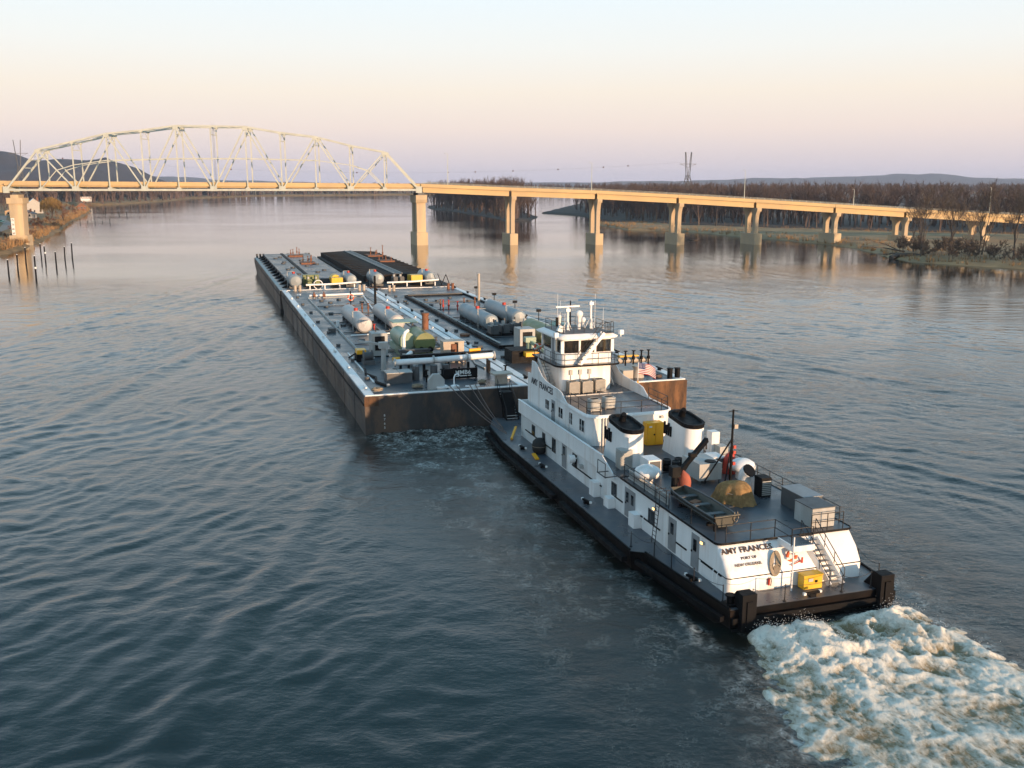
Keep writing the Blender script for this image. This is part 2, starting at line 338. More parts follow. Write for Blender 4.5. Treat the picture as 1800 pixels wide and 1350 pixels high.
speck = mth('MULTIPLY', mth('MAXIMUM', mth('MULTIPLY', lace, .3), mrange(noise_node(5.0, (1,1,1), 3, .6), .64, .72)), mth('MULTIPLY', mrange(noise_node(.30, (1,1,1), 5, .65), .50, .64), mrange(ch.outputs['Fac'], .08, .4)))
ff = mth('MINIMUM', mth('ADD', fm, mth('MULTIPLY', speck, .75)), 1.0)
fc = n.nodes.new('ShaderNodeMix'); fc.data_type = 'RGBA'; L.new(ff, fc.inputs[0]); L.new(wcol.outputs[2], fc.inputs[6]); fc.inputs[7].default_value = (.62,.62,.58,1)
L.new(fc.outputs[2], b.inputs['Base Color']); rbase = mth('MULTIPLY', mrange(dst.outputs['Value'], 120, 520, .05, .085), mrange(calm, .3, 1.0, .6, 1.0))
L.new(mth('ADD', rbase, mth('MULTIPLY', ff, .6)), b.inputs['Roughness'])
me.materials.append(m); river = bpy.data.objects.new('river', me); col.objects.link(river); struct(river); M['water'] = m
# ------------------------------------------------------------ stern wash: mounds of churned water
gx = np.arange(-19, 19.01, .11); gy = np.arange(-34, .4, .11); U, V = np.meshgrid(gx, gy, indexing='ij')
Vb = -V; half = 5.3+.34*Vb + 1.0*(fbm(Vb*.3, U*0+2, 3, 5)-.5)*2; cu = .3-.05*Vb
edge = sstep(1.06, .70, np.abs(U-cu-(2.2*(fbm(U*.3, V*.3, 4, 9, .6)-.5)*2))/half)*sstep(-.2, 1.2, Vb)*sstep(34, 26, Vb)
wx = U+1.6*(fbm(U*.35, V*.35, 3, 15)-.5); wy = V+1.6*(fbm(U*.35+7, V*.35, 3, 16)-.5)
rg = fbm(wx*.42, wy*.34, 5, 25, .55, True); rg2 = fbm(wx*1.5, wy*1.2, 4, 27, .6, True); fine = fbm(wx*2.3, wy*1.7, 4, 33, .65, True)
lobe = np.exp(-((U-cu+2.6)/2.6)**2)+np.exp(-((U-cu-2.7)/2.6)**2)
env = edge*(np.exp(-((Vb-3.8)/3.4)**2)*1.0*lobe+.55*np.exp(-Vb/26))
Zf = -.32+edge*.34+env*(1.05*(rg-.45)+.30*(rg2-.5)+.10*(fine-.55)+.30)
fo = np.clip(edge*(.42+1.4*(rg-.5)+1.0*(rg2-.55)+.6*(fine-.55))*(.66+.7*np.exp(-Vb/9)), 0, 1)
mwash = np_mesh('stern_wash', np.stack([U, V, Zf], -1).reshape(-1, 3), grid_faces(len(gx), len(gy)), [])
at = mwash.attributes.new('foam', 'FLOAT', 'POINT'); at.data.foreach_set('value', fo.astype(np.float32).ravel())
m, n, b = newmat('churned_foam_water'); L = n.links; tcn = n.nodes.new('ShaderNodeTexCoord')
fa = n.nodes.new('ShaderNodeAttribute'); fa.attribute_name = 'foam'
f1 = noise_node(2.2, (1.2, .6, 1), 8, .74); f2 = noise_node(11, (1.1, .55, 1), 6, .78); f3 = noise_node(.6, (1, .7, 1), 4, .6)
for nd_ in n.nodes:
    if nd_.type == 'TEX_NOISE' and nd_.inputs['Scale'].default_value < 12 and nd_.inputs['Scale'].default_value > 2: nd_.inputs['Distortion'].default_value = 1.1
fs = mth('ADD', fa.outputs['Fac'], mth('MULTIPLY', mth('SUBTRACT', f1, .5), 1.7)); fs = mth('ADD', fs, mth('MULTIPLY', mth('SUBTRACT', f2, .5), 1.0))
fm = mrange(fs, .16, .92); c1 = n.nodes.new('ShaderNodeMix'); c1.data_type = 'RGBA'; L.new(f3, c1.inputs[0]); c1.inputs[6].default_value = (.085,.068,.034,1); c1.inputs[7].default_value = (.40,.30,.16,1)
c2 = n.nodes.new('ShaderNodeMix'); c2.data_type = 'RGBA'; L.new(fm, c2.inputs[0]); L.new(c1.outputs[2], c2.inputs[6]); c2.inputs[7].default_value = (.84,.79,.69,1)
L.new(c2.outputs[2], b.inputs['Base Color']); L.new(mrange(fm, 0, 1, .12, .8), b.inputs['Roughness']); b.inputs['IOR'].default_value = 1.33
bp = n.nodes.new('ShaderNodeBump'); bp.inputs['Strength'].default_value = .9; bp.inputs['Distance'].default_value = .12; L.new(mth('ADD', f1, mth('MULTIPLY', f2, .45)), bp.inputs['Height']); L.new(bp.outputs[0], b.inputs['Normal'])
mwash.materials.append(m); wash = bpy.data.objects.new('stern_wash', mwash); col.objects.link(wash); wash.location = O2; wash.rotation_euler = (0, 0, TH); stuff(wash)
tag(wash, 'white and tan churning propeller wash boiling up behind the towboat stern', 'foam')
# flying drops over the crests
rs = np.random.RandomState(3); ci = rs.choice(np.arange(U.size), 2600, p=(lambda q: q/q.sum())((env*np.clip(rg-.55, 0, 1)*np.exp(-Vb/7)).ravel()**1.5))
tet = np.array([(0,0,1.),(.94,0,-.33),(-.47,.82,-.33),(-.47,-.82,-.33)]); tf = np.array([(0,1,2),(0,2,3),(0,3,1),(1,3,2)])
P = np.stack([U.ravel()[ci]+rs.normal(0, .25, 2600), V.ravel()[ci]+rs.normal(0, .25, 2600), Zf.ravel()[ci]+rs.exponential(.14, 2600)], -1)
sz = rs.uniform(.010, .030, 2600); VV = (P[:, None, :]+tet[None]*sz[:, None, None]).reshape(-1, 3); FF = (np.arange(2600)[:, None, None]*4+tf[None]).reshape(-1, 3)
M['foam'] = mat('white_spray', (.8,.8,.78), .6, var=.03)
spray = bpy.data.objects.new('spray_drops', np_mesh('spray_drops', VV, FF, [M['foam']])); col.objects.link(spray); spray.location = O2; spray.rotation_euler = (0, 0, TH); stuff(spray)
tag(spray, 'fine white spray drops flying above the propeller wash', 'spray')
# ------------------------------------------------------------ land
def resample(poly, step, jit, rs):
    out = []
    for i in range(len(poly)):
        a = np.array(poly[i], float); b_ = np.array(poly[(i+1) % len(poly)], float); d = np.linalg.norm(b_-a); k = max(1, int(d/min(step*max(1, d/600), 60)))
        nrm = np.array([-(b_-a)[1], (b_-a)[0]])/max(d, 1e-6)
        for j in range(k): out.append(a+(b_-a)*j/k+(nrm*rs.uniform(-jit, jit) if d < 900 else 0))
    return np.array(out)
def land(name, poly, mats, step=7, jit=1.2, rings=((0, -.6), (2.5, .5), (9, 1.3)), seed=1):
    rs = np.random.RandomState(seed); P = resample(poly, step, jit, rs); nP = len(P)
    area = .5*np.sum(P[:, 0]*np.roll(P[:, 1], -1)-np.roll(P[:, 0], -1)*P[:, 1])
    if area < 0: P = P[::-1]
    t = np.roll(P, -1, 0)-np.roll(P, 1, 0); t /= np.maximum(np.linalg.norm(t, axis=1, keepdims=True), 1e-6); inn = np.stack([-t[:, 1], t[:, 0]], -1)
    mb = MB(); prev = None; V = []
    for off, z in rings:
        Q = P+inn*off; V.append([(q[0], q[1], z+(rs.uniform(-.15, .3) if z > 0 else 0)) for q in Q])
    allv = [p for r in V for p in r]; F = []
    for r in range(len(rings)-1):
        for i in range(nP): F.append((r*nP+i, r*nP+(i+1) % nP, (r+1)*nP+(i+1) % nP, (r+1)*nP+i))
    mb.add(allv, F, True); last = V[-1]
    tri = tessellate_polygon([[Vector(p) for p in last]]); mb.add(last, [tuple(x) for x in tri])
    o = mb.build(name, mats); return struct(o)
M['grass'] = mat('dry_winter_grass', (.25,.155,.065), .95, var=.35, scale=.25, c2=(.09,.075,.03), amt=.7, bump=.4, bscale=1.5)
M['sand'] = mat('tan_marsh_grass', (.33,.22,.11), .95, var=.25, scale=.12, c2=(.16,.10,.05), amt=.6, bump=.4, bscale=1)
M['floor'] = mat('leaf_litter', (.07,.052,.04), .95, var=.3, scale=.1)
L1 = [(49,639),(63,535),(92,522),(110,469),(125,427),(131,406),(134,380),(129,340),(128,312),(140,297),(152,283),(215,262),(420,215),(900,120),(900,430),(420,445),(260,470),(200,505),(150,560),(100,620)]
L2 = [(25,862),(60,765),(75,655),(97,572),(150,524),(210,484),(300,446),(420,415),(900,380),(3200,700),(4000,2600),(4000,3300),(300,3000),(120,1500),(60,1100)]
L3 = [(-89,1023),(-53,914),(-18,752),(-2,662),(14,676),(22,760),(10,900),(-20,1200),(-70,1320),(-100,1150)]
L4 = [(-100,-300),(-118,60),(-132,190),(-152,262),(-177,335),(-190,380),(-206,427),(-247,535),(-285,630),(-341,780),(-400,930),(-433,1000),(-520,1040),(-590,1130),(-500,1229),(-520,1480),(-572,1722),(-563,2154),(-278,2394),(300,2560),(1500,2700),(5000,2900),(9000,9000),(-9000,9000),(-9000,-300)]
ground_r = land('river_bank', L1, M['sand'], seed=2); wood_r = land('wooded_bottomland', L2, M['floor'], seed=3, step=14, rings=((0,-.6),(2.5,.8),(9,1.75)))
isl = land('island', L3, M['floor'], seed=4, step=10)
ground_l = land('left_bank', L4, M['grass'], rings=((0,-.6),(3,.9),(9,2.6),(20,3.2)), seed=5, step=8)
# bluff on the left and far ridges
def ridge(name, pts, depth, mats, seed):
    rs = np.random.RandomState(seed); xs = [p[0] for p in pts]; mb = MB(); nx = 90; ny = 14
    X0 = np.linspace(xs[0], xs[-1], nx); H0 = np.interp(X0, xs, [p[2] for p in pts]); Y0 = np.interp(X0, xs, [p[1] for p in pts])
    tt = np.linspace(0, 1, ny); A, T = np.meshgrid(X0, tt, indexing='ij')
    Yg = Y0[:, None]+T*depth; prof = np.sin(np.pi*np.clip(T*.5/.45, 0, 1)*.5)**1.0*(1-sstep(.75, 1.0, T)*.35)
    sc = 1.0/(depth*.22); Zg = H0[:, None]*prof*(.82+.36*(fbm(A*sc, Yg*sc, 4, seed)-.5)*2*.6) + H0[:, None]*.05*(fbm(A*sc*9, Yg*sc*9, 3, seed+3)-.5)
    Zg = np.maximum(Zg, 0)+.5
    o = bpy.data.objects.new(name, np_mesh(name, np.stack([A, Yg, Zg], -1).reshape(-1, 3), grid_faces(nx, ny), [mats])); col.objects.link(o); return struct(o)
M['bluff'] = mat('haze_tinted_woodland_slope', (.050,.052,.068), .95, var=.35, scale=.012, c2=(.034,.035,.042), amt=.7, bump=.6, bscale=.12)  # grey-brown woods; bluish distance haze is put into the base colour
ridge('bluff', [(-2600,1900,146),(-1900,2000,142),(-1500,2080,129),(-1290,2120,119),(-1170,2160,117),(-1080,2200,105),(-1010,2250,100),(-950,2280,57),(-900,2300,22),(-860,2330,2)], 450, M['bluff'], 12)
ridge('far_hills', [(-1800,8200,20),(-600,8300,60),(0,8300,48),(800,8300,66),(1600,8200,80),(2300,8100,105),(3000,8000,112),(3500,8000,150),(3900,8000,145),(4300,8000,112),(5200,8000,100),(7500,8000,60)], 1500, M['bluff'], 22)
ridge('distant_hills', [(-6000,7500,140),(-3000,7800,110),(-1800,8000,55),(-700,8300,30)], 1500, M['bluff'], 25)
# ------------------------------------------------------------ bridge
BA = R(1.5); BP = Vector((-38.2, 403, 0)); TL = 167.4
def bw(s, t, z=0): return Vector((BP.x+s*math.cos(BA)-t*math.sin(BA), BP.y+s*math.sin(BA)+t*math.cos(BA), z))
PAN = TL/12; WID = 8.8
topz = [None, 38.4, 41.5, 44.7, 46.0, 47.8, 47.7, 47.5, 45.2, 43.6, 40.2, 37.6, None]; BZ = 22.5
tb = thing('truss_bridge', 'pale steel arched through truss span over the main channel', 'bridge', bw(0, 0, 0), BA)
def nd(i, top, back): return Vector((-TL+i*PAN, WID if back else 0, topz[i] if top else BZ))
for back in (0, 1):
    part(tb, 'bottom_chord', M['steel'], lambda m: m.box(-TL-.6, .6, back*WID-.3, back*WID+.3, BZ-.42, BZ+.42))
    for i in range(1, 11): part(tb, 'top_chord', M['steel'], lambda m: m.bar(nd(i,1,back), nd(i+1,1,back), .56, .7))
    for i, j in ((0, 1), (12, 11)): part(tb, 'end_post', M['steel'], lambda m: m.bar(nd(i,0,back), nd(j,1,back), .56, .7))
    for i in range(1, 12): part(tb, 'vertical', M['steel'], lambda m: m.bar(nd(i,0,back), nd(i,1,back), .41, .42, (0,1,0)))
    for i in range(1, 11):
        a, b_ = (nd(i,1,back), nd(i+1,0,back)) if i % 2 else (nd(i,0,back), nd(i+1,1,back))
        part(tb, 'diagonal', M['steel'], lambda m: m.bar(a, b_, .46, .48, (0,1,0)))
    mid = [(1, BZ+.4), (1.5, 30.3), (2, 32.4), (3, 34.3), (5, 35), (7, 35), (9, 34.3), (10, 32.4), (10.5, 30.1), (11, BZ+.4)]
    for (i, z), (j, z2) in zip(mid, mid[1:]):
        part(tb, 'sub_strut', M['steel'], lambda m: m.bar((-TL+i*PAN, back*WID, z), (-TL+j*PAN, back*WID, z2), .3, .32))
    if 1:
        for i in range(1, 12):
            zt = topz[i]; k = 1.0 if (i % 2) else .6
            part(tb, 'gusset_plate', M['steel'], lambda m: m.box(-TL+i*PAN-1.0*k, -TL+i*PAN+1.0*k, back*WID-.36, back*WID+.36, zt-1.3*k, zt+.1))
            k = .6 if (i % 2) else 1.0; part(tb, 'gusset_plate', M['steel'], lambda m: m.box(-TL+i*PAN-1.3*k, -TL+i*PAN+1.3*k, back*WID-.36, back*WID+.36, BZ-.45, BZ+1.5*k))
        for s_ in (-TL, 0): part(tb, 'gusset_plate', M['steel'], lambda m: m.box(s_-1.2, s_+1.2, back*WID-.37, back*WID+.37, BZ-1.2, BZ+1.4))
for i in range(1, 12):
    def lat(m):
        z = topz[i]-.2; s_ = -TL+i*PAN
        m.bar((s_, 0, z), (s_, WID, z), .4, .5); m.bar((s_, 0, z-3.0), (s_, WID, z-3.0), .3, .35)
        m.bar((s_, .2, z-3.0), (s_, WID/2, z-.1), .16, .16); m.bar((s_, WID-.2, z-3.0), (s_, WID/2, z-.1), .16, .16)
        if i < 11:
            z2 = topz[i+1]-.3; s2 = s_+PAN
            m.bar((s_, 0, z), (s2, WID, z2), .2, .2); m.bar((s_, WID, z), (s2, 0, z2), .2, .2)
    part(tb, 'sway_bracing', M['steel'], lat)
for i, j in ((0, 1), (12, 11)):
    def portal(m):
        for f in (.55, .75):
            p = nd(i,0,0).lerp(nd(j,1,0), f); q = nd(i,0,1).lerp(nd(j,1,1), f); m.bar(p, q, .3, .3)
        p = nd(i,0,0).lerp(nd(j,1,0), .55); q = nd(i,0,1).lerp(nd(j,1,1), .55); c_ = (nd(j,1,0)+nd(j,1,1))/2; m.bar(p, c_, .2, .2); m.bar(q, c_, .2, .2)
    part(tb, 'portal_bracing', M['steel'], portal)
def dz(s): return 26.1-.006*(s+TL) if s < 0 else float(np.interp(s, [0,38,72,106,139,170,200,300], [25.0,23.4,22.3,20.6,18.7,16.8,14.9,9.5]))
part(tb, 'road_deck', M['asphalt'], lambda m: m.prism([(-TL-1,dz(-TL)-1.15),(.8,dz(0)-1.15),(.8,dz(0)-1.5),(-TL-1,dz(-TL)-1.5)], .7, WID-.7, 'y'))
for t0 in (.55, WID-.85): part(tb, 'parapet', M['girder'], lambda m: m.prism([(-TL-1,dz(-TL)),(.8,dz(0)),(.8,dz(0)-1.7),(-TL-1,dz(-TL)-1.7)], t0, t0+.3, 'y'))
for t0 in (1.6, WID/2, WID-1.6): part(tb, 'stringer', M['girder'], lambda m: m.prism([(-TL-1,dz(-TL)-1.52),(.8,dz(0)-1.52),(.8,dz(0)-2.2),(-TL-1,dz(-TL)-2.2)], t0-.2, t0+.2, 'y'))
for i in range(0, 13): part(tb, 'floor_beam', M['steel'], lambda m: m.box(-TL+i*PAN-.25, -TL+i*PAN+.25, .32, WID-.32, BZ-.2, dz(-TL+i*PAN)-2.22))
def ladder(m):
    s_ = -TL+6*PAN+.9
    for dx in (0, .5): m.bar((s_+dx, -.1, BZ+3), (s_+dx, -.1, 47), .07, .07)
    for k in range(40): m.bar((s_, -.1, BZ+3+k*.6), (s_+.5, -.1, BZ+3+k*.6), .05, .05)
part(tb, 'ladder', M['dgrey'], ladder)
# approach viaduct
ap = thing('girder_viaduct', 'long concrete girder viaduct sloping down to the wooded right bank', 'bridge', bw(0, 0, 0), BA)
SP = [1.0, 37.5, 73, 107, 139.5, 173, 203, 236, 270, 304]
for a, b_ in zip(SP, SP[1:]):
    za, zb = dz(a), dz(b_); g = .12
    part(ap, 'parapet', M['girder'], lambda m: m.prism([(a+g,za),(b_-g,zb),(b_-g,zb-1.3),(a+g,za-1.3)], -.3, 0, 'y'))
    part(ap, 'parapet', M['girder'], lambda m: m.prism([(a+g,za),(b_-g,zb),(b_-g,zb-1.3),(a+g,za-1.3)], WID, WID+.3, 'y'))
    part(ap, 'deck_slab', M['concrete'], lambda m: m.prism([(a+g,za-1.05),(b_-g,zb-1.05),(b_-g,zb-1.45),(a+g,za-1.45)], .02, WID-.02, 'y'))
    for t0 in (.35, WID/2-.3, WID-.95): part(ap, 'girder', M['girder'], lambda m: m.prism([(a+g+.4,za-1.47),(b_-g-.4,zb-1.47),(b_-g-.4,zb-3.5),(a+g+.4,za-3.5)], t0, t0+.6, 'y'))
    def rails(m):
        for zz in (.35, .7): m.bar((a+g, WID+.15, za+zz), (b_-g, WID+.15, zb+zz), .08, .08); m.bar((a+g, -.15, za+zz*.5), (b_-g, -.15, zb+zz*.5), .06, .06)
        k = int((b_-a)/3)
        for q in range(k): s_ = a+g+(b_-a-2*g)*q/k; m.bar((s_, WID+.15, dz(s_)), (s_, WID+.15, dz(s_)+.75), .08, .08)
    part(ap, 'guard_rail', M['steel'], rails)
SK = TH-BA
gp = 'concrete bridge piers in the river'
for k, s_ in enumerate(SP[1:9]):
    topc = dz(s_)-3.52
    nm = ['first pier right of the truss, standing in open water', 'second viaduct pier from the truss, standing in open water', 'third viaduct pier from the truss with the long marsh spit behind', 'fourth viaduct pier from the truss, beside a drifting log', 'fifth viaduct pier from the truss, at the edge of the tan bank', 'sixth viaduct pier from the truss, standing on the tan bank', 'viaduct pier on land half hidden by bare trees', 'last visible viaduct pier among the bare trees at the right'][k]
    pr = thing('bridge_pier', 'twin column concrete '+nm, 'bridge pier', bw(s_, WID/2, 0), TH, gp)
    b0 = 4.6 if k < 5 else 3.6
    part(pr, 'footing', M['concrete'], lambda m: m.prism([(-1.7,-5.6),(1.7,-5.6),(2.0,-4.6),(2.0,4.6),(1.7,5.6),(-1.7,5.6),(-2.0,4.6),(-2.0,-4.6)], -1.5, b0))
    for sg in (-1, 1):
        zz = np.linspace(b0, topc-1.5, 9); H_ = topc-1.5-b0
        inn = [(sg*(2.0-1.3*max(0, (z-b0)/H_-.55)**2/.2), z) for z in zz]; ot = [(sg*(3.9+1.0*max(0, (z-b0)/H_-.6)**2/.16), z) for z in zz]
        part(pr, 'column', M['concrete'], lambda m: m.prism(inn+ot[::-1], -.85, .85, 'x'))
    part(pr, 'cap_beam', M['concrete'], lambda m: m.prism([(-5.4,topc-1.5),(5.4,topc-1.5),(5.6,topc-.6),(5.6,topc-.03),(-5.6,topc-.03),(-5.6,topc-.6)], -1.05, 1.05, 'x'))
pm = thing('bridge_pier', 'tall concrete pier carrying the right end of the truss', 'bridge pier', bw(-.6, WID/2, 0), TH, gp)
part(pm, 'footing', M['concrete'], lambda m: m.prism([(-2.3,-6.3),(2.3,-6.3),(2.6,-5.2),(2.6,5.2),(2.3,6.3),(-2.3,6.3),(-2.6,5.2),(-2.6,-5.2)], -1.5, 5.2))
for sg in (-1, 1): part(pm, 'column', M['concrete'], lambda m: m.prism([(sg*1.2,5.2),(sg*4.9,5.2),(sg*4.6,17.3),(sg*1.5,17.3)], -1.9, 1.9, 'x'))
part(pm, 'web_wall', M['concrete'], lambda m: m.box(-.8, .8, -1.5, 1.5, 5.21, 17.3))
part(pm, 'cap_beam', M['concrete'], lambda m: (m.prism([(-5.3,17.3),(5.3,17.3),(5.9,18.6),(5.9,20.4),(-5.9,20.4),(-5.9,18.6)], -2.3, 2.3, 'x')))
part(pm, 'bearing', M['dgrey'], lambda m: (m.box(-1.2, 1.2, -5.0, -3.6, 20.4, 21.3), m.box(-1.2, 1.2, 3.6, 5.0, 20.4, 21.3)))
pl = thing('bridge_pier', 'massive sunlit concrete pier on the left bank with a painted height gauge', 'bridge pier', bw(-164.5, WID/2-2, 0), R(10), gp); pl.scale = (.8, .7, 1)
part(pl, 'shaft', M['concrete'], lambda m: [m.add([(x*(1.25 if z < 5 else (1.0 if z < 17 else 1.08))*k, y*k2, z) for z, k, k2 in ((0,1.12,1.05),(4.2,1.10,1.05)) for x, y in ((-3.1,-4.8),(3.1,-4.8),(3.1,4.8),(-3.1,4.8))], [(0,1,5,4),(1,2,6,5),(2,3,7,6),(3,0,4,7),(4,5,6,7)]), m.add([(x*k, y, z) for z, k in ((4.2,1.0),(17.0,1.12)) for x, y in ((-2.9,-4.4),(-1.0,-4.9),(1.0,-4.9),(2.9,-4.4),(2.9,4.4),(-2.9,4.4))], [(0,1,7,6),(1,2,8,7),(2,3,9,8),(3,4,10,9),(4,5,11,10),(5,0,6,11),(6,7,8,9,10,11)])])
part(pl, 'cap_beam', M['concrete'], lambda m: (m.box(-3.9, 3.9, -5.6, 5.6, 17.0, 19.3), m.box(-1.9, 1.9, -5.0, 5.0, 19.3, 20.6)))
gb = part(pl, 'gauge_board', M['wlet'], lambda m: m.box(-2.75, -1.15, -5.02, -4.92, 4.4, 11.2))
for k, t_ in enumerate(('75', '70', '65', '60')): lettering(t_, 1.15, M['letter'], pl, (-1.95, -5.03, 10.3-k*1.75), (R(90), 0, 0), .02)
part(pl, 'bearing', M['dgrey'], lambda m: (m.box(-1.0, 1.4, -4.6, -3.0, 20.6, 21.3), m.box(-1.0, 1.4, 3.0, 4.6, 20.6, 21.3)))
# left approach span
apl = thing('approach_span', 'short concrete approach span left of the truss', 'bridge', bw(-TL-1.2, 0, 0), BA)
part(apl, 'parapet', M['girder'], lambda m: m.box(-40, -.4, -.3, 0, 24.4, 26.2)); part(apl, 'parapet', M['girder'], lambda m: m.box(-40, -.4, WID, WID+.3, 24.4, 26.2))
part(apl, 'deck_slab', M['concrete'], lambda m: m.box(-40, -.4, .02, WID-.02, 24.5, 24.95)); part(apl, 'girder', M['girder'], lambda m: m.box(-40, -.4, .3, WID-.3, 21.5, 24.48))
# street lamps on the bridge
for s_, h, lb in ((11.5, 12.6, 'tall pale lamp post on the viaduct nearest the truss'), (72, 11.2, 'lamp post above the second and third viaduct piers'), (137, 11.6, 'lamp post above the fourth viaduct pier'), (184, 6.6, 'short lamp post on the descending viaduct near the bare trees'), (243, 10.6, 'rightmost lamp post on the viaduct')):
    lp = thing('street_lamp', lb, 'street lamp', bw(s_, WID+.15, dz(s_)), BA, 'street lamps on the bridge')
    part(lp, 'pole', M['steel'], lambda m: m.cyl((0,0,-.6), (0,0,h), .16, .09, 8)); part(lp, 'arm', M['steel'], lambda m: m.tube([(0,0,h-.2),(-.4,-.5,h+.15),(-.9,-1.2,h+.2)], .06)); part(lp, 'lamp_head', M['lgrey'], lambda m: m.obox((-1.1,-1.5,h+.2), (.35,.8,.18)))
# ------------------------------------------------------------ power line
def pylon(nm, lb, loc, h, wd):
    t = thing('transmission_tower', lb, 'pylon', loc, .4)
    def legs(m):
        for sx_ in (-1, 1):
            for sy in (-1, 1): m.bar((sx_*wd, sy*wd, 0), (sx_*wd*.22, sy*wd*.22, h*.62), .55, .55); m.bar((sx_*wd*.22, sy*wd*.22, h*.62), (sx_*wd*.55, sy*wd*.1, h), .5, .5)
    part(t, 'leg', M['dgrey'], legs)
    def br(m):
        for k in range(6):
            f0, f1 = k/6*.62, (k+1)/6*.62; w0 = wd*(1-.78*f0/.62); w1 = wd*(1-.78*f1/.62)
            for sy in (-1, 1): m.bar((-w0, sy*w0, h*f0), (w1, sy*w1, h*f1), .3, .3); m.bar((w0, sy*w0, h*f0), (-w1, sy*w1, h*f1), .3, .3)
            for sx_ in (-1, 1): m.bar((sx_*w0, -w0, h*f0), (sx_*w1, w1, h*f1), .16, .16)
    part(t, 'bracing', M['dgrey'], br)
    part(t, 'cross_arm', M['dgrey'], lambda m: (m.bar((-wd*1.5,0,h*.80), (wd*1.5,0,h*.80), .35, .4), m.bar((-wd*1.5,0,h*.80), (0,0,h*.74), .2, .2), m.bar((wd*1.5,0,h*.80), (0,0,h*.74), .2, .2)))
    return t
PA = Vector((168, 940, 0)); PBt = Vector((-500, 1000, 3))
pylon('p', 'steel lattice transmission tower rising behind the right hand forest', PA, 55, 6); pylon('p', 'steel lattice transmission tower behind the left end of the truss', PBt, 66, 6)
def sag(a, b_, k, d): return [a.lerp(b_, i/k)-Vector((0,0,4*d*(i/k)*(1-i/k))) for i in range(k+1)]
wp = sag(Vector((PBt.x, PBt.y, 55)), Vector((PA.x, PA.y, 46)), 40, 14)
o = MB().tube(wp, .035, 4).build('power_line', M['dgrey']); tag(o, 'thin overhead power line sagging across the river behind the bridge', 'cable')
M['dkred'] = mat('dark_red_marker', (.10,.03,.03), .6, var=.1)
for k, f in enumerate((.07, .33, .52, .655, .695, .75, .815, .88, .915)):
    p = wp[0].lerp(wp[-1], f)-Vector((0,0,4*14*f*(1-f))); mb = MB(); mb.lathe([(0,.7),(.45,.55),(.66,.22),(.7,0),(.66,-.22),(.45,-.55),(0,-.7)], (0,0,0), 8)
    o = mb.build('marker_ball', M['dkred']); o.location = p; tag(o, 'dark round aviation marker ball on the power line over the river', 'marker ball', 'marker balls on the power line')
# ------------------------------------------------------------ bare trees
def tree_arrays(seed, h, spread, depth, kids, thin=1.0, twig=3):
    r_ = random.Random(seed); V = []; F = []
    def seg(a, b_, r0, r1):
        d = (b_-a); x = d.cross(Vector((.3,.5,.2))).normalized(); y = d.normalized().cross(x); b0 = len(V)
        for p, r in ((a, r0), (b_, r1)):
            for k in range(3): V.append(p+(x*math.cos(2.094*k)+y*math.sin(2.094*k))*r)
        for k in range(3): j = (k+1) % 3; F.append((b0+k, b0+j, b0+3+j)); F.append((b0+k, b0+3+j, b0+3+k))
    def tw_(a, d, L_):
        s_ = d.cross(Vector((r_.uniform(-1,1), r_.uniform(-1,1), r_.uniform(-1,1)))).normalized()*.035*thin; b0 = len(V); V.extend([a-s_, a+s_, a+d*L_]); F.append((b0, b0+1, b0+2))
    def grow(p, d, L_, r, dep):
        q = p+d*L_*.5+Vector((r_.uniform(-.06,.06), r_.uniform(-.06,.06), 0))*L_; e = q+(d+Vector((0,0,.12))).normalized()*L_*.5
        if dep == 0: seg(p, e, r, r*.5)
        else: seg(p, q, r, r*.8); seg(q, e, r*.8, r*.55)
        if dep == 0:
            for k in range(twig*2):
                dd = (d+Vector((r_.gauss(0,.6), r_.gauss(0,.6), r_.gauss(.15,.45)))).normalized(); tw_(p.lerp(e, r_.uniform(.2,1)), dd, L_*r_.uniform(.5,1.1))
            return
        for k in range(kids):
            dd = (d*1.0+Vector((r_.gauss(0,spread), r_.gauss(0,spread), r_.gauss(.18,.22)))).normalized(); a = q.lerp(e, r_.uniform(-.5,1)) if k else e
            grow(a, dd, L_*r_.uniform(.58,.82), r*.5, dep-1)
    grow(Vector((0,0,-.4)), Vector((r_.uniform(-.08,.08), r_.uniform(-.08,.08), 1)).normalized(), h*.36, h*.011*thin, depth)
    V = np.array([tuple(v) for v in V]); V[:, 2] *= h/max(V[:, 2].max(), 1); return V, np.array(F)
M['bark'] = mat('bare_winter_bark', (.10,.078,.062), .9, var=.3, scale=.3)
M['twigs'] = mat('reddish_winter_twigs', (.088,.062,.054), .9, var=.35, scale=.05)
M['willow'] = mat('yellow_willow_twigs', (.24,.15,.05), .9, var=.25, scale=.3)
M['reddish'] = mat('russet_brush', (.15,.065,.035), .9, var=.3, scale=.4)
M['reed'] = mat('dry_reeds', (.30,.18,.08), .95, var=.3, scale=.3)
def scatter(name, protos, spots, mt, label, cat):
    Vs = []; Fs = []; b0 = 0
    for (x, y, z, s_, rz, k) in spots:
        v, f = protos[k % len(protos)]; c_, s2 = math.cos(rz), math.sin(rz)
        Vs.append(np.stack([x+s_*(v[:,0]*c_-v[:,1]*s2), y+s_*(v[:,0]*s2+v[:,1]*c_), z+s_*v[:,2]], -1)); Fs.append(f+b0); b0 += len(v)
    o = bpy.data.objects.new(name, np_mesh(name, np.concatenate(Vs), np.concatenate(Fs), [mt], False)); col.objects.link(o); stuff(o); return tag(o, label, cat)
big = [tree_arrays(100+i, 27, .36, 5, 3, 1.25, 3) for i in range(5)]           # near trees
midp = [tree_arrays(200+i, 25, .36, 3, 3, 2.0, 5) for i in range(6)]          # forest trees
low = [tree_arrays(300+i, 22, .4, 2, 4, 6.0, 5) for i in range(4)]            # far woods
bush = [tree_arrays(400+i, 3.4, .7, 3, 4, .8, 5) for i in range(5)]
tr = random.Random(21)
